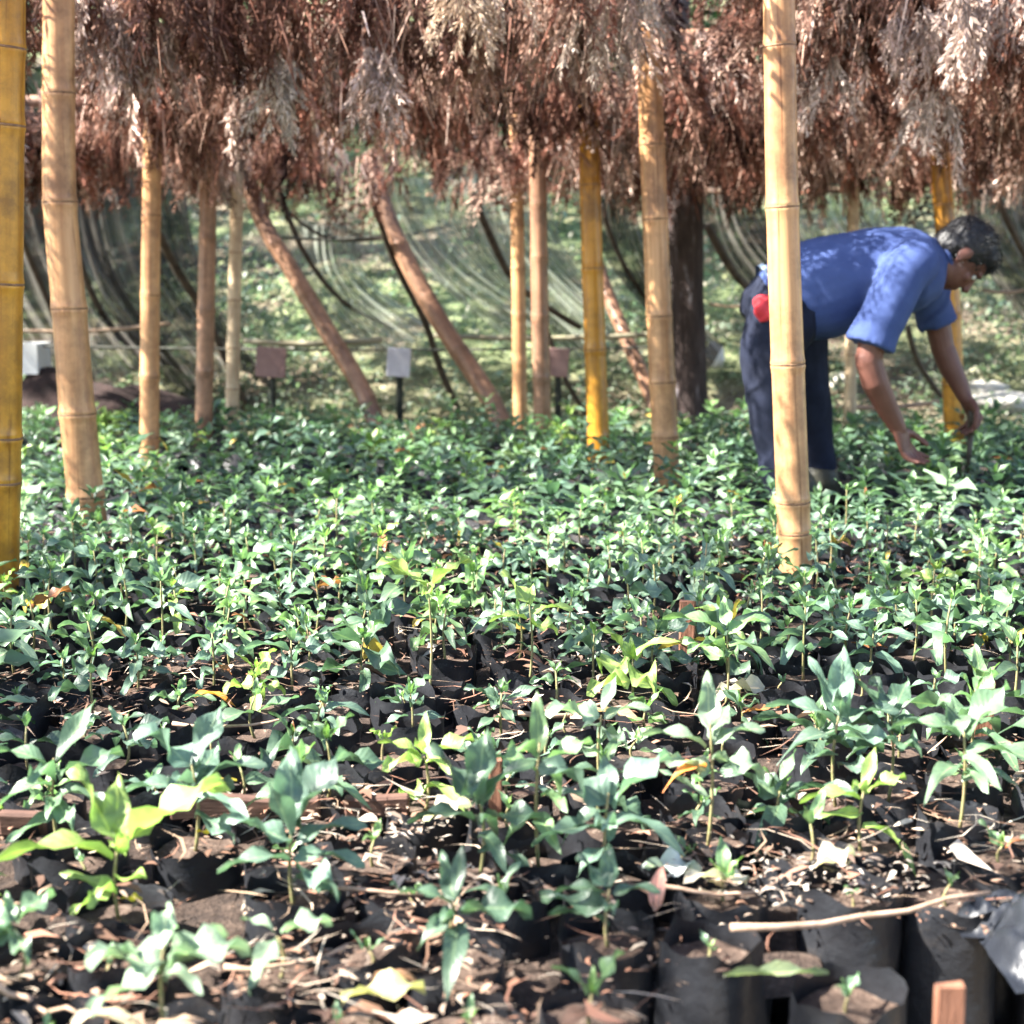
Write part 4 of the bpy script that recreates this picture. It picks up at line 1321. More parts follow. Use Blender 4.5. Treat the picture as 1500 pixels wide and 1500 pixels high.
# head, neck, arms, hands: one surface
hc = Q(1406, 377)
e = Vector((.93, 0, .37)).normalized()      # chin -> crown
f = Vector((.37, 0, -.93)).normalized()     # face direction
sdir = Vector((0, 1, 0))
rotm = Matrix((f, sdir, e)).transposed()    # local x=face, y=side, z=crown
if rotm.determinant() < 0: rotm = Matrix((f, -sdir, e)).transposed()
def hd(x, y, z): return hc + rotm @ Vector((x, y, z))
bm = bmesh.new()
ellipsoid(bm, hd(-.012, 0, .030), .095, .076, .088, rotm, 28)      # skull
ellipsoid(bm, hd(.022, 0, -.030), .070, .062, .085, rotm, 24)      # face
ellipsoid(bm, hd(.045, 0, -.085), .032, .034, .026, rotm, 16)      # chin
for s in (-1, 1):
    ellipsoid(bm, hd(.010, s * .045, -.065), .040, .020, .030, rotm, 14)     # jaw
    ellipsoid(bm, hd(.058, s * .038, -.012), .022, .020, .016, rotm, 14)     # cheek
    ellipsoid(bm, hd(.072, s * .028, .030), .016, .024, .009, rotm, 12)      # brow
    # ear: a rim and a lobe
    ellipsoid(bm, hd(-.012, s * .078, .000), .020, .007, .031, rotm, 16)
    ellipsoid(bm, hd(-.004, s * .078, -.026), .011, .007, .012, rotm, 12)
loft(bm, [hd(.078, 0, .022), hd(.092, 0, .002), hd(.106, 0, -.018), hd(.098, 0, -.026)], [.008, .010, .013, .010], [.010, .012, .017, .016], ref=REF, n=12)
ellipsoid(bm, hd(.084, 0, -.048), .010, .024, .006, rotm, 12)
ellipsoid(bm, hd(.080, 0, -.058), .010, .021, .007, rotm, 12)
lim(bm, [Q(1350, 385), Q(1375, 381), hd(-.02, 0, -.055)], [.060, .058, .056])
# chest core under the shirt keeps head and arms one body
loft(bm, [Q(1240, 413), Q(1290, 402), Q(1330, 395), Q(1358, 388)], [.10, .10, .10, .07], [.12, .14, .15, .10], ref=REF, n=20)
def hand(bm, wrist, d, palm_n, side, curl, grip=None, L=.098):
    """d: direction wrist->fingers, palm_n: direction the palm faces, side: thumb side"""
    d = d.normalized(); side = (side - d * side.dot(d)).normalized(); pn = (palm_n - d * palm_n.dot(d)); pn = (pn - side * pn.dot(side)).normalized()
    # palm
    loft(bm, [wrist - d * .01, wrist + d * .02, wrist + d * .055, wrist + d * .088], [.018, .019, .015, .012], [.026, .034, .041, .040], ref=side, n=16)
    for k, (off, ln, cu) in enumerate(((.030, .072, 1.0), (.010, .080, 1.08), (-.011, .074, 1.15), (-.031, .058, 1.28))):
        p0 = wrist + d * (.075 - abs(off) * .1) + side * off
        ang = R(12) * curl * cu
        pts = [p0]; dd = d.copy(); rr = [.0098]
        for seg_, (fr, inc) in enumerate(((.46, 24), (.30, 34), (.24, 26))):
            ang_ = R(inc) * curl * cu
            dd = (dd * math.cos(ang_) + pn * math.sin(ang_)).normalized()
            # renew the bend plane
            pn2 = (pn - dd * pn.dot(dd))
            pts.append(pts[-1] + (dd + side * off * 2.2).normalized() * ln * fr)
            rr.append([.0088, .0080, .0068][seg_])
            if pn2.length > .1: pass
        p_, a_, b2 = rounded(pts, rr, endcaps=2)
        loft(bm, p_, a_, b2, n=10)
    # thumb
    t0 = wrist + d * .022 + side * .024
    t1 = t0 + (d * .62 + side * .65 + pn * .35).normalized() * .040
    t2 = t1 + (d * .85 + side * .12 + pn * .60).normalized() * .030
    t3 = t2 + (d * .80 - side * .22 + pn * .65).normalized() * .024
    p_, a_, b2 = rounded([t0, t1, t2, t3], [.015, .0115, .0100, .0082], endcaps=2)
    loft(bm, p_, a_, b2, n=10)
# near (right) arm
W1 = Q(1316, 628, -.20)
lim(bm, [Q(1318, 405, -.19), Q(1298, 450, -.22), Q(1277, 505, -.24), Q(1272, 530, -.24)], [.058, .050, .044, .041])
lim(bm, [Q(1272, 526, -.24), Q(1282, 560, -.235), Q(1302, 602, -.21), W1], [.042, .042, .034, .026])
hand(bm, W1, Q(1340, 690, -.18) - W1, Vector((.7, .6, -.2)), Vector((.5, .7, .2)), 0.9)
# far (left) arm
W2 = Q(1414, 583, .20)
lim(bm, [Q(1350, 405, .19), Q(1364, 440, .215), Q(1376, 485, .225), Q(1382, 515, .225)], [.057, .048, .042, .039])
lim(bm, [Q(1382, 512, .225), Q(1393, 540, .22), Q(1405, 563, .21), W2], [.040, .039, .031, .025])
hand(bm, W2, Q(1436, 625, .19) - W2, Vector((-.6, -.5, -.4)), Vector((.3, -.9, .1)), 1.9)
keep(link('body', remeshed('body', bm, .0042, m_skin, 2)))
# eyes
m_eye = noise_mat('eye_white', [(0.3, (0.5, 0.48, 0.45)), (0.7, (0.6, 0.58, 0.55))], scale=5, rough=.2, bump=0)
for s in (-1, 1):
    bm = bmesh.new(); ellipsoid(bm, hd(.070, s * .030, .012), .011, .011, .010, rotm, 12)
    keep(link('eye', bm_mesh('eye', bm, m_eye, True)))
# hair: cap plus short strands
bm = bmesh.new()
ellipsoid(bm, hd(-.022, 0, .036), .098, .083, .090, rotm, 28)
ellipsoid(bm, hd(-.045, 0, -.008), .062, .074, .070, rotm, 24)
ellipsoid(bm, hd(.030, 0, .075), .055, .064, .045, rotm, 20)
hair = keep(link('hair', remeshed('hair', bm, .006, m_hair, 2, lambda co, n_: .003 * noise.noise(co * 60) + .005 * noise.noise(co * 25))))
rs = random.Random(8)
HV, HF = [], []
cands = [p_ for p_ in hair.data.polygons]
for _ in range(2600):
    pl = rs.choice(cands)
    p0 = pl.center; nn_ = pl.normal
    lx = (p0 - hc).dot(f); lz = (p0 - hc).dot(e)
    d_ = (nn_ * .75 + f * .5 - e * .15 + Vector((rs.uniform(-.5, .5), rs.uniform(-.5, .5), rs.uniform(-.5, .5)))).normalized()
    L_ = rs.uniform(.010, .022)
    sd_ = d_.cross(Vector((rs.uniform(-1, 1), rs.uniform(-1, 1), rs.uniform(-1, 1)))).normalized() * .0011
    b0 = len(HV)
    HV += [p0 - sd_ - nn_ * .002, p0 + sd_ - nn_ * .002, p0 + d_ * L_]
    HF.append((b0, b0 + 1, b0 + 2))
keep(tag(link('hair_strands', mesh_np('hair_strands', HV, HF, m_hair)), kind='stuff'))
# red cloth in the back pocket
bm = bmesh.new()
pp = [Q(1108, 438, -.15), Q(1118, 446, -.17), Q(1128, 460, -.175), Q(1136, 468, -.165)]
loft(bm, pp, [.018, .036, .040, .016], [.012, .02, .018, .01], ref=REF, n=14)
o = link('red_cloth', remeshed('red_cloth', bm, .005, m_red, 1, lambda co, n_: .010 * noise.noise(co * 35)))
tag(o, 'crumpled red cloth tucked in the back pocket of the bending man', 'cloth')
# belt band of underwear/shirt hem showing pale
bm = bmesh.new()
loft(bm, [Q(1140, 446), Q(1133, 449)], [.143, .141], [.170, .168], ref=REF, n=36, cap=False)
keep(link('belt', bm_mesh('belt', bm, noise_mat('grey_belt', [(0.3, (.10, .14, .2)), (0.7, (.2, .26, .34))], scale=30, rough=.7), True)))
tag(man, 'man in blue t-shirt, dark trousers and boots bending over to tend seedlings', 'person')
# the tool in the far hand
bm = bmesh.new()
hp = Q(1424, 612, .185)
loft(bm, [hp + Vector((.0, .0, .045)), hp, hp + Vector((-.002, 0, -.06))], [.013, .015, .012], n=12)
tr = empty('hand_dibber', hp)
o = link('handle', bm_mesh('handle', bm, m_tool, True)); under(o, tr)
bm = bmesh.new()
loft(bm, [hp + Vector((-.002, 0, -.055)), hp + Vector((-.004, 0, -.12)), hp + Vector((-.006, 0, -.19))], [.011, .009, .003], n=10)
o = link('spike', bm_mesh('spike', bm, m_tool, True)); under(o, tr)
tag(tr, 'dark pointed planting stick held in the far hand of the man', 'tool')

# ------------------------------------------------------------------ behind the bed
M_TRUNK = noise_mat('dark_bark', [(0.3, (0.022, 0.015, 0.014)), (0.6, (0.06, 0.042, 0.038)), (0.78, (0.30, 0.28, 0.30))], scale=9, stretch=(3, 3, .7), rough=.9, bump=1, bdist=.02)
M_BRANCH = noise_mat('branch_bark', [(0.3, (0.03, 0.022, 0.018)), (0.7, (0.11, 0.085, 0.06))], scale=18, rough=.9, bump=.6)

def weeds(name, n_, xr, yr, lrange, pal, seed, zoff=0, dens=None, clump=7, hgt=.12):
    rr = np.random.default_rng(seed)
    cen, cc = [], []
    while len(cen) < n_:
        x = rr.uniform(*xr); y = rr.uniform(*yr)
        if dens is not None and rr.random() > dens(x, y): continue
        cen.append((x, y, ground_z(x, y) + zoff)); cc.append(pal[rr.integers(len(pal))] * rr.uniform(.7, 1.3))
    c = np.repeat(np.array(cen), clump, axis=0); C = np.repeat(np.array(cc), clump, axis=0)
    k = len(c)
    c = c + np.stack([rr.uniform(-.07, .07, k), rr.uniform(-.07, .07, k), rr.uniform(0, hgt, k)], axis=1)
    L = rr.uniform(lrange[0], lrange[1], (k, 1)); W = L * rr.uniform(.16, .34, (k, 1))
    a = rr.random(k) * 6.28; pit = rr.uniform(-.3, 1.2, k)
    d = np.stack([np.cos(a) * np.cos(pit), np.sin(a) * np.cos(pit), np.sin(pit)], axis=1)
    s_ = np.stack([-np.sin(a), np.cos(a), np.zeros(k)], axis=1)
    nn_ = np.cross(d, s_)
    V = np.stack([c, c + d * L * .5 + s_ * W + nn_ * .1 * L, c + d * L - np.array((0, 0, .15)) * L, c + d * L * .5 - s_ * W + nn_ * .1 * L], axis=1)
    C = np.repeat((C * rr.uniform(.8, 1.2, (k, 1)))[:, None, :], 4, axis=1)
    return mesh_np(name, V.reshape(-1, 3), np.arange(k * 4).reshape(-1, 4), M_WEED, col=C.reshape(-1, 3))
GR = np.array([(.14, .19, .13), (.19, .24, .17), (.12, .16, .12), (.24, .27, .20), (.30, .28, .23), (.17, .24, .19), (.33, .30, .25)])
o = link('hillside_weeds', weeds('hillside_weeds', 9000, (-4.6, 4.6), (7.5, 13.0), (.025, .065), GR, 1, dens=lambda x, y: .35 + .65 * (noise.noise(Vector((x * 1.2, y * 1.2, 8))) > -.1)))
tag(o, 'pale green weeds and grass covering the bank behind the bed', 'weeds', kind='stuff')

# trees on the bank
def tree(x, y, hgt, cr, tone, seed, label, nl=5200, trunk_r=.10, low=.12, lsz=(.09, .2), group='leafy trees on the bank behind the shade roof'):
    rr = np.random.default_rng(seed); rg = random.Random(seed)
    z0 = ground_z(x, y)
    root = empty('tree', (x, y, z0))
    bm = bmesh.new()
    loft(bm, [Vector((0, 0, -.2)), Vector((.05, 0, hgt * .3)), Vector((-.05, .05, hgt * .6)), Vector((0, 0, hgt * .9))], [trunk_r, trunk_r * .8, trunk_r * .5, trunk_r * .15], n=10)
    for k in range(7):
        t = rg.uniform(.25, .8); a = rg.random() * 6.28; l_ = cr * rg.uniform(.5, .9)
        b0 = Vector((0, 0, hgt * t))
        loft(bm, [b0, b0 + Vector((math.cos(a) * l_ * .5, math.sin(a) * l_ * .5, l_ * .25)), b0 + Vector((math.cos(a) * l_, math.sin(a) * l_, l_ * .6))], [trunk_r * .4, trunk_r * .25, trunk_r * .08], n=6)
    link('trunk', bm_mesh('trunk', bm, M_BRANCH, True), root)
    cl = [np.array((rg.uniform(-1, 1) * cr, rg.uniform(-1, 1) * cr, hgt * rg.uniform(low, 1.0))) for _ in range(34)]
    V = np.zeros((nl, 4, 3)); C = np.zeros((nl, 4, 3))
    for i in range(nl):
        c = cl[rr.integers(len(cl))] + rr.normal(0, 1, 3) * cr * .20
        L = rr.uniform(*lsz); a = rr.random() * 6.28; pit = rr.uniform(-1.1, .6)
        d = np.array((math.cos(a) * math.cos(pit), math.sin(a) * math.cos(pit), math.sin(pit))); s_ = np.array((-math.sin(a), math.cos(a), rr.uniform(-.4, .4)))
        V[i] = [c, c + d * L * .5 + s_ * L * .24, c + d * L, c + d * L * .5 - s_ * L * .24]
        C[i] = np.array(tone) * rr.uniform(.6, 1.5)
    o = link('crown', mesh_np('crown', V.reshape(-1, 3), np.arange(nl * 4).reshape(-1, 4), M_WEED, col=C.reshape(-1, 3)), root)
    tag(root, label, 'tree', group)
tree(-4.4, 12.5, 3.4, 1.5, (.05, .09, .05), 1, 'dark leafy tree far left on the bank')
tree(-1.9, 13.2, 3.6, 1.5, (.09, .19, .10), 2, 'fresh green tree behind the left leaning pole')
tree(.1, 13.6, 3.4, 1.4, (.08, .16, .09), 3, 'green tree behind the middle of the bank')
tree(1.9, 12.6, 3.2, 1.3, (.07, .13, .07), 4, 'green tree behind the dark trunk')
tree(3.7, 12.8, 3.6, 1.5, (.06, .10, .05), 5, 'dull green tree far right beyond the man')
tree(5.6, 12.3, 3.4, 1.4, (.07, .12, .06), 6, 'green tree beyond the right edge')
tree(-6.6, 11.5, 3.4, 1.5, (.06, .10, .05), 7, 'dull tree beyond the left edge')

tree(-4.5, 9.6, 7.2, 2.5, (.07, .12, .05), 11, 'unseen tall tree added left of the view to shade the bank', nl=2000, trunk_r=.16, low=.68, lsz=(.14, .26), group='unseen tall trees added to shade the bank')  # both tall trees are added out of view to throw shade on the bank
tree(-7.4, 8.0, 7.6, 2.6, (.07, .12, .05), 12, 'second unseen tall tree added farther left to shade the bank', nl=2200, trunk_r=.16, low=.66, lsz=(.14, .26), group='unseen tall trees added to shade the bank')
# dark tree trunk just behind the bed
def trunk():
    Y = 7.35
    root = empty('dark_tree', (P(1012, 640, Y).x, Y, 0))
    bm = bmesh.new()
    k = Y / F
    pts = [(1014, 820, 33), (1012, 640, 27), (1010, 560, 25), (1008, 430, 23), (1003, 300, 27), (998, 240, 31), (990, 150, 30), (985, 40, 26), (985, -200, 24)]
    loft(bm, [P(a, b_, Y) for a, b_, _ in pts], [c_ * k for _, _, c_ in pts], n=18)
    bmesh.ops.subdivide_edges(bm, edges=bm.edges[:], cuts=2)
    for v_ in bm.verts:
        r_ = noise.noise(Vector((v_.co.x * 14, v_.co.y * 14, v_.co.z * 4)))
        v_.co.x += .012 * r_; v_.co.y += .012 * r_
    o = link('trunk', bm_mesh('trunk', bm, M_TRUNK, True)); under(o, root)
    for (a, b_, c_) in (([(1000, 330), (945, 250), (880, 150)], 10, .3), ([(1010, 300), (1080, 200), (1150, 90)], 10, .2)):
        bm = bmesh.new()
        loft(bm, [P(x_, y_, Y + c_ * i) for i, (x_, y_) in enumerate(a)], [b_ * k, b_ * k * .8, b_ * k * .6], n=8)
        o = link('limb', bm_mesh('limb', bm, M_TRUNK, True)); under(o, root)
    rg = random.Random(5); rr = np.random.default_rng(5)  # unseen crown added above the view so that it shades the bank
    cx, cy = P(985, -200, Y).x, Y
    cl = [np.array((cx + rg.uniform(-2.2, 2.2), cy + 1.0 + rg.uniform(-1.8, 2.0), rg.uniform(4.6, 6.8))) for _ in range(30)]
    nl = 2400
    c = np.array(cl)[rr.integers(len(cl), size=nl)] + rr.normal(0, .38, (nl, 3))
    L = rr.uniform(.14, .26, (nl, 1)); a = rr.random(nl) * 6.28; pit = rr.uniform(-1.1, .6, nl)
    d = np.stack([np.cos(a) * np.cos(pit), np.sin(a) * np.cos(pit), np.sin(pit)], axis=1)
    s_ = np.stack([-np.sin(a), np.cos(a), rr.uniform(-.4, .4, nl)], axis=1)
    V = np.stack([c, c + d * L * .5 + s_ * L * .24, c + d * L, c + d * L * .5 - s_ * L * .24], axis=1)
    C = np.repeat((np.array((.06, .11, .05)) * rr.uniform(.6, 1.5, (nl, 1)))[:, None, :], 4, axis=1)
    o = link('crown', mesh_np('crown', V.reshape(-1, 3), np.arange(nl * 4).reshape(-1, 4), M_WEED, col=C.reshape(-1, 3))); under(o, root)
    bm = bmesh.new()
    t0 = P(985, -195, Y)
    for k in range(6):
        q = Vector(cl[k * 4].tolist())
        loft(bm, [t0 - Vector((0, 0, .1)), t0.lerp(q, .5) + Vector((0, 0, .3)), q], [.07, .045, .012], n=7)
    loft(bm, [t0 - Vector((0, 0, .1)), Vector((cx, cy + .3, 5.2))], [.08, .03], n=8)
    o = link('limb', bm_mesh('limb', bm, M_TRUNK, True)); under(o, root)
    tag(root, 'dark blackish tree trunk standing behind the bed left of the man', 'tree')
trunk()

# curved dark branches sweeping down to the right
def branch(path, Y, w0, w1, label, dY=.15):
    bm = bmesh.new(); k = Y / F
    pts = [P(a, b_, Y + dY * i) for i, (a, b_) in enumerate(path)]
    # smooth
    sm = []
    for i in range(len(pts) - 1):
        for t in (0, .33, .66): 
            p0 = pts[max(i - 1, 0)]; p1 = pts[i]; p2 = pts[i + 1]; p3 = pts[min(i + 2, len(pts) - 1)]
            sm.append(0.5 * ((2 * p1) + (-p0 + p2) * t + (2 * p0 - 5 * p1 + 4 * p2 - p3) * t * t + (-p0 + 3 * p1 - 3 * p2 + p3) * t ** 3))
    sm.append(pts[-1])
    loc = sm[0].copy()
    loft(bm, [p_ - loc for p_ in sm], [k * .5 * (w0 + (w1 - w0) * i / (len(sm) - 1)) for i in range(len(sm))], n=8)
    o = link('bent_branch', bm_mesh('bent_branch', bm, M_BRANCH, True)); o.location = loc
    tag(o, label, 'branch', 'dark bent branches behind the bed')
branch([(548, 300), (578, 385), (622, 470), (645, 540), (675, 610)], 7.5, 8, 12, 'thin dark branch bending down between the two brown leaning poles')
branch([(400, 250), (440, 360), (500, 440), (575, 480)], 8.0, 10, 6, 'faint curved branch above the sign in the middle')
branch([(225, 330), (262, 400), (300, 460), (345, 560), (370, 620)], 7.6, 13, 12, 'dark branch sweeping down behind the dark brown post')
branch([(105, 340), (130, 420), (165, 480), (215, 530)], 7.8, 11, 8, 'dark branch curving behind the thick bowed post')
branch([(15, 300), (40, 370), (70, 440), (110, 540), (160, 620)], 7.6, 9, 10, 'dark branch curving down at the left edge')
branch([(690, 280), (720, 350), (760, 420), (850, 480)], 7.7, 12, 9, 'dark branch behind the two close reddish posts')
branch([(880, 300), (905, 370), (940, 430), (985, 480)], 7.9, 8, 7, 'dark branch between golden post and tan post')
branch([(800, 480), (830, 560), (870, 620)], 7.4, 7, 8, 'short dark branch left of the golden post foot')
branch([(1035, 330), (1075, 400), (1110, 440), (1180, 560)], 7.8, 13, 9, 'dark branch right of the dark trunk')
branch([(1330, 480), (1345, 530), (1385, 590), (1420, 640)], 7.6, 9, 8, 'thin branch seen between the arms of the man')
branch([(1440, 230), (1470, 310), (1505, 380), (1540, 430)], 7.7, 12, 9, 'dark branch sweeping down at the right edge')
branch([(340, 250), (400, 290), (470, 345), (560, 350), (660, 330)], 7.9, 6, 5, 'thin level branch across the bright gap under the roof')

# sagging shade nets, pleated
def net_mat(name, c1, c2, c3, a1, a2):
    m_, n, b = new_mat(name)
    uvn = N(n, 'ShaderNodeUVMap')
    mp = N(n, 'ShaderNodeMapping'); mp.inputs['Scale'].default_value = (4.5, 2.6, 1)
    n.links.new(uvn.outputs[0], mp.inputs[0])
    nz = N(n, 'ShaderNodeTexNoise'); nz.inputs['Scale'].default_value = 1.0; nz.inputs['Detail'].default_value = 6
    n.links.new(mp.outputs[0], nz.inputs['Vector'])
    r = ramp(n, nz.outputs[0], [(0.3, c1), (0.5, c2), (0.66, c3)])
    n.links.new(r.outputs[0], b.inputs['Base Color']); b.inputs['Roughness'].default_value = .8
    al = ramp(n, nz.outputs[0], [(0.38, (a1,) * 3), (0.66, (a2,) * 3)])
    n.links.new(al.outputs[0], b.inputs['Alpha'])
    return m_
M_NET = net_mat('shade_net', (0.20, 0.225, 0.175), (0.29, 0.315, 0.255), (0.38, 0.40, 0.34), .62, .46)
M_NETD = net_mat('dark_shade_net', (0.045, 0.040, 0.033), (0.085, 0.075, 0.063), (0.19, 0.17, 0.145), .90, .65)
def net(u0, u1, vtop, vbot, shift, Y, label, seed, sag=40, mat=None):
    nu, nv = 56, 22
    V, UV = [], []
    org = P((u0 + u1) / 2, 600, Y)
    for j in range(nv + 1):
        t = j / nv
        for i in range(nu + 1):
            s_ = i / nu
            uu = u0 + (u1 - u0) * s_ + shift * (t ** 1.0) - sag * math.sin(math.pi * t)
            vv = vtop + (vbot - vtop) * t + 26 * math.sin(s_ * 5 + seed) * t
            pl = .05 * math.sin(s_ * 60 + seed + 2 * math.sin(s_ * 9)) * (.4 + .6 * t) + .12 * math.sin(math.pi * t)
            p_ = P(uu, vv, Y + pl + .10 * math.sin(s_ * 7 + seed))
            V.append(p_ - org); UV.append((s_ * (u1 - u0) / 300, t))
    Fq = [(j * (nu + 1) + i, j * (nu + 1) + i + 1, (j + 1) * (nu + 1) + i + 1, (j + 1) * (nu + 1) + i) for j in range(nv) for i in range(nu)]
    o = link('shade_net', mesh_np('shade_net', V, Fq, mat or M_NET, smooth=True, uv=UV)); o.location = org
    tag(o, label, 'shade net', 'sagging shade nets behind the bed')
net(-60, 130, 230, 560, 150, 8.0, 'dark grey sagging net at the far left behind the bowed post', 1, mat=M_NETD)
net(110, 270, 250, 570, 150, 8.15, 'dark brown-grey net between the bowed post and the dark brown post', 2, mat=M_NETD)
net(400, 520, 330, 500, 120, 8.3, 'pale pleated net hanging left of the thin bent branch', 12)
net(690, 800, 250, 500, 150, 8.25, 'pale net hanging behind the two close reddish posts', 14)
net(560, 700, 260, 500, 190, 8.2, 'pale streaked net hanging behind the right leaning pole', 3)
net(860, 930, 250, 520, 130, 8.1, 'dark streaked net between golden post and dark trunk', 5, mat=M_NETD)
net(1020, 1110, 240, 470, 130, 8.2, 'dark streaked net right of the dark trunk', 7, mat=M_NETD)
net(1130, 1290, 260, 440, 120, 8.4, 'pale streaked net above the back of the man', 8)
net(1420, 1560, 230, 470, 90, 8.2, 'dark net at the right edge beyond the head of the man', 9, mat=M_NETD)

# rails of split bamboo / wire across the back
def rail(u0, v0, u1, v1, Y, w_, mat, label, name='bamboo_rail'):
    bm = bmesh.new(); k = Y / F
    a, b_ = P(u0, v0, Y), P(u1, v1, Y)
    pts = [Vector((0, 0, 0)).lerp(b_ - a, t) + Vector((0, 0, -.02 * math.sin(math.pi * t))) for t in np.linspace(0, 1, 9)]
    loft(bm, pts, w_ * k / 2, n=8)
    o = link(name, bm_mesh(name, bm, mat, True)); o.location = a
    tag(o, label, 'rail')
M_GREENB = bamboo_mat('bamboo_green_white', (0.42, 0.50, 0.30), (0.66, 0.70, 0.50), (0.24, 0.30, 0.16))
M_WIRE = noise_mat('wire', [(.3, (.05, .05, .04)), (.7, (.12, .12, .10))], scale=30)
rail(355, 499, 560, 497, 7.55, 9, M_GREENB, 'pale whitish green rail behind the left leaning pole')
rail(635, 492, 1000, 487, 7.6, 8, M_GREENB, 'pale green rail behind the close reddish posts')
rail(20, 484, 250, 474, 7.6, 6, M_PALE, 'pinkish pale rail at the left edge behind the thick post')
rail(395, 346, 570, 344, 7.8, 4, M_WIRE, 'thin dark wire under the roof left of the middle', 'wire_line')
rail(20, 506, 1020, 508, 7.7, 3.5, M_WIRE, 'long thin dark wire across the back of the bed', 'wire_line')
rail(1040, 445, 1110, 442, 7.7, 4, M_PALE, 'short pale rail right of the dark trunk')
rail(1440, 425, 1520, 420, 7.7, 5, M_PALE, 'short pale rail at the right edge beyond the head of the man')
rail(1000, 278, 1260, 276, 7.9, 8, M_PALE, 'pale rail high behind the nearest post')
rail(1225, 596, 1400, 584, 7.5, 7, M_STICK, 'reddish stick lying behind the hands of the man')

# small boards on stakes
M_BOARD = noise_mat('grey_board', [(.3, (.30, .29, .34)), (.7, (.62, .60, .62))], scale=6, rough=.6)
M_BOARDB = noise_mat('brown_board', [(.3, (.16, .09, .085)), (.7, (.30, .19, .17))], scale=6, rough=.7)
M_DARK = noise_mat('dark_stake', [(.3, (.012, .014, .012)), (.7, (.04, .045, .035))], scale=20)
M_WHITE = noise_mat('white_board', [(.3, (.66, .66, .64)), (.7, (.82, .82, .80))], scale=4, rough=.6)
def sign(u, v0, v1, wpx, mat, label, Y=7.4, stake=True, sw=10):
    k = Y / F
    a, b_ = P(u, v0, Y), P(u, v1, Y)
    root = empty('board_sign', (a.x, Y, 0))
    bm = bmesh.new()
    bmesh.ops.create_cube(bm, size=1, matrix=Matrix.Translation(((a.x + b_.x) / 2, Y, (a.z + b_.z) / 2)) @ Matrix.Rotation(R(4), 4, 'Y') @ Matrix.Diagonal((wpx * k, .018, a.z - b_.z, 1)))
    bmesh.ops.bevel(bm, geom=bm.edges[:], offset=.003, segments=1, affect='EDGES')
    o = link('board', bm_mesh('board', bm, mat)); under(o, root)
    if stake:
        bm = bmesh.new()
        loft(bm, [Vector((a.x, Y + .025, -.02)), Vector((a.x, Y + .025, (a.z + b_.z) / 2))], sw * k / 2, n=8)
        o = link('stake', bm_mesh('stake', bm, M_DARK)); under(o, root)
    tag(root, label, 'sign board', 'small boards on stakes behind the bed')
sign(584, 510, 552, 34, M_BOARD, 'small light grey board on a dark stake between the leaning poles')
sign(397, 508, 553, 44, M_BOARDB, 'small dull brown board on a dark stake behind the left leaning pole', sw=9)
sign(818, 510, 552, 30, M_BOARDB, 'small pinkish brown board behind the close reddish posts')
# boxes and sacks at the back
def box_thing(name, u0, v0, u1, v1, Y, dep, mat, label, cat, round_=.01):
    a, b_ = P(u0, v0, Y), P(u1, v1, Y)
    bm = bmesh.new()
    bmesh.ops.create_cube(bm, size=1, matrix=Matrix.Diagonal((b_.x - a.x, dep, a.z - b_.z, 1)))
    bmesh.ops.bevel(bm, geom=bm.edges[:], offset=round_, segments=2, affect='EDGES')
    bmesh.ops.subdivide_edges(bm, edges=bm.edges[:], cuts=2)
    for v_ in bm.verts: v_.co += Vector((1, 1, 1)) * .006 * noise.noise(v_.co * 9 + a)
    o = link(name, bm_mesh(name, bm, mat, True)); o.location = ((a.x + b_.x) / 2, Y, (a.z + b_.z) / 2)
    tag(o, label, cat)
    return o
M_DK = noise_mat('dark_red_cloth', [(.3, (.025, .012, .014)), (.7, (.07, .035, .035))], scale=8, rough=.9)
def crate(u0, v0, u1, v1, Y, mat, label, cat='crate'):
    """open crate: floor, four sides, corner posts down to the ground"""
    a, b_ = P(u0, v0, Y), P(u1, v1, Y)
    L, hh, D = b_.x - a.x, a.z - b_.z, .22
    root = empty('white_crate', ((a.x + b_.x) / 2, Y, b_.z))
    for nm, sx, sy, sz, cx, cy, cz in (('side_panel', L, .012, hh, 0, -D / 2, hh / 2), ('side_panel', L, .012, hh, 0, D / 2, hh / 2), ('end_panel', .012, D - .014, hh, -L / 2 + .006, 0, hh / 2), ('end_panel', .012, D - .014, hh, L / 2 - .006, 0, hh / 2), ('base_panel', L - .03, D - .03, .012, 0, 0, .01)):
        bm = bmesh.new(); bmesh.ops.create_cube(bm, size=1, matrix=Matrix.Translation((cx, cy, cz)) @ Matrix.Diagonal((sx, sy, sz, 1)))
        link(nm, bm_mesh(nm, bm, mat), root)
    for sx in (-1, 1):
        for sy in (-1, 1):
            bm = bmesh.new(); loft(bm, [(sx * (L / 2 - .02), sy * (D / 2 - .02), -b_.z), (sx * (L / 2 - .02), sy * (D / 2 - .02), .02)], .013, n=6)
            link('leg', bm_mesh('leg', bm, M_DARK), root)
    tag(root, label, cat)
crate(24, 502, 66, 546, 7.7, M_WHITE, 'white crate on legs at the far left behind the golden post')

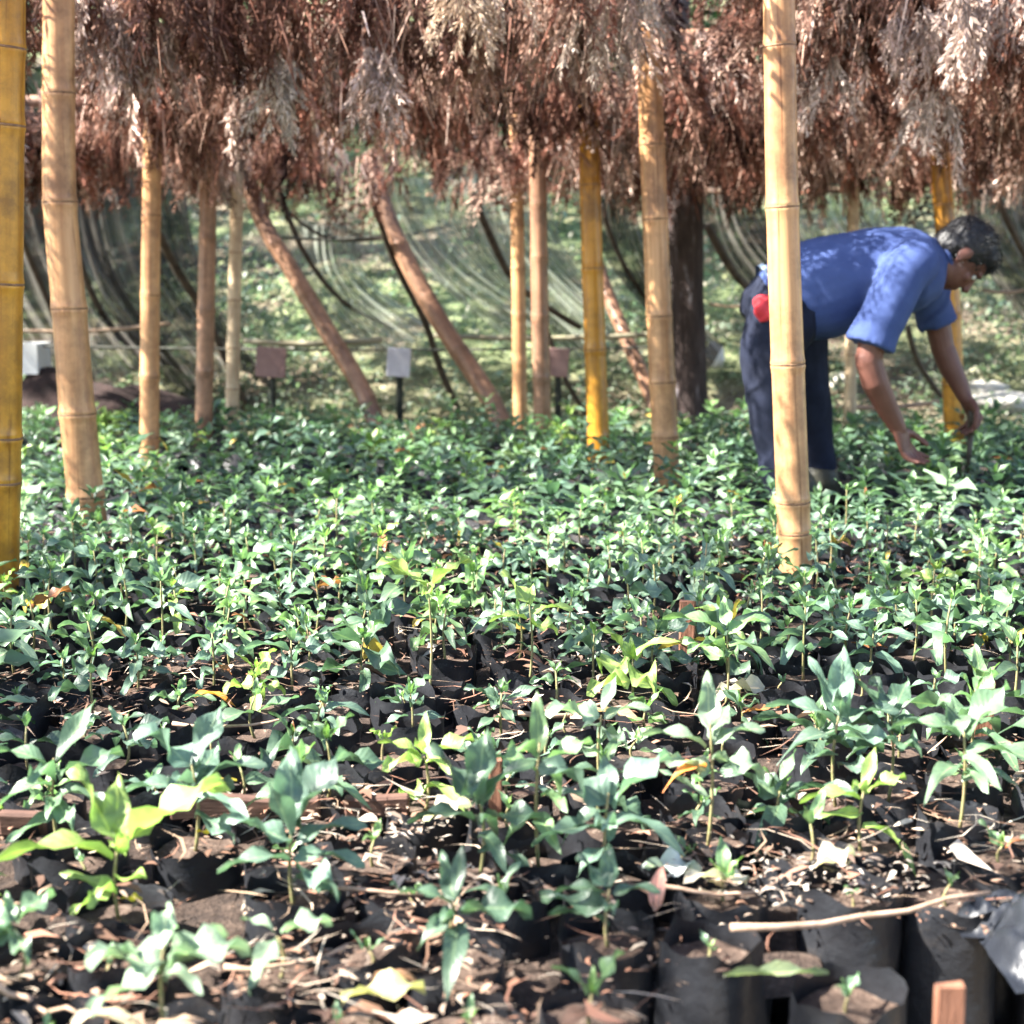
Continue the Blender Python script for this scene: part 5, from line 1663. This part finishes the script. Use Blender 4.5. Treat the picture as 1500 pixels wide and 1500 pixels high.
def lump(name, u, v, Y, rx, ry, rz, mat, label, cat, seed):
    bm = bmesh.new()
    bmesh.ops.create_icosphere(bm, subdivisions=4, radius=1)
    for v_ in bm.verts:
        d_ = 1 + .22 * noise.noise(v_.co * 1.7 + Vector((seed, 0, 0))) + .08 * noise.noise(v_.co * 5 + Vector((seed, 3, 0)))
        v_.co = Vector((v_.co.x * rx * d_, v_.co.y * ry * d_, max(-.75, v_.co.z) * rz * d_))
    o = link(name, bm_mesh(name, bm, mat, True)); p_ = P(u, v, Y); o.location = p_
    tag(o, label, cat)
M_STONE = noise_mat('pale_stone', [(.3, (.28, .26, .23)), (.7, (.55, .52, .47))], scale=7, rough=.9, bump=.6)
def gy_at(u, v):   # where the ray meets the ground/bank
    Y = 7.4
    while Y < 14:
        p_ = P(u, v, Y)
        if p_.z <= ground_z(p_.x, p_.y): return Y
        Y += .05
    return 9
for (u, v, rx, rz, lab) in ((1470, 592, .20, .07, 'pale flat stone at the right edge behind the bed'), (1440, 570, .14, .05, 'smaller pale stone behind the flat one at the right edge'),
                            (1235, 560, .07, .06, 'small brown-grey stone behind the near arm of the man')):
    lump('stone', u, v, gy_at(u, v) - .05, rx, .12, rz, M_STONE, lab, 'stone', u)
M_SACK = noise_mat('white_sack', [(.3, (.6, .58, .58)), (.7, (.8, .8, .78))], scale=9, rough=.7, bump=.5)
lump('white_sack', 1046, 522, gy_at(1046, 540) - .1, .055, .05, .08, M_SACK, 'small white sack on the bank just right of the dark trunk', 'sack', 4)
# dark earth bank at the left behind the bed
def heap(u0, u1, v, Y, hgt, mat, label, seed):
    a, b_ = P(u0, v, Y), P(u1, v, Y)
    n_ = 40; V = []
    for j in range(14):
        for i in range(n_):
            s_ = i / (n_ - 1); t = j / 13
            x = a.x + (b_.x - a.x) * s_
            prof = math.sin(math.pi * t) ** .7 * math.sin(math.pi * min(1, max(0, s_))) ** .35
            V.append((x - a.x, (t - .5) * .7, hgt * prof * (1 + .35 * noise.noise(Vector((x * 3, t * 3, seed))))))
    Fq = [(j * n_ + i, j * n_ + i + 1, (j + 1) * n_ + i + 1, (j + 1) * n_ + i) for j in range(13) for i in range(n_ - 1)]
    o = link('earth_heap', mesh_np('earth_heap', V, Fq, mat, smooth=True)); o.location = (a.x, Y + .2, -.01)
    tag(o, label, 'earth heap')
M_DEARTH = noise_mat('dark_red_earth', [(.3, (.014, .009, .008)), (.7, (.05, .03, .026))], scale=14, rough=.95, bump=1)
heap(-80, 330, 600, 7.45, .42, M_DEARTH, 'low dark reddish earth bank behind the bed at the left', 2)
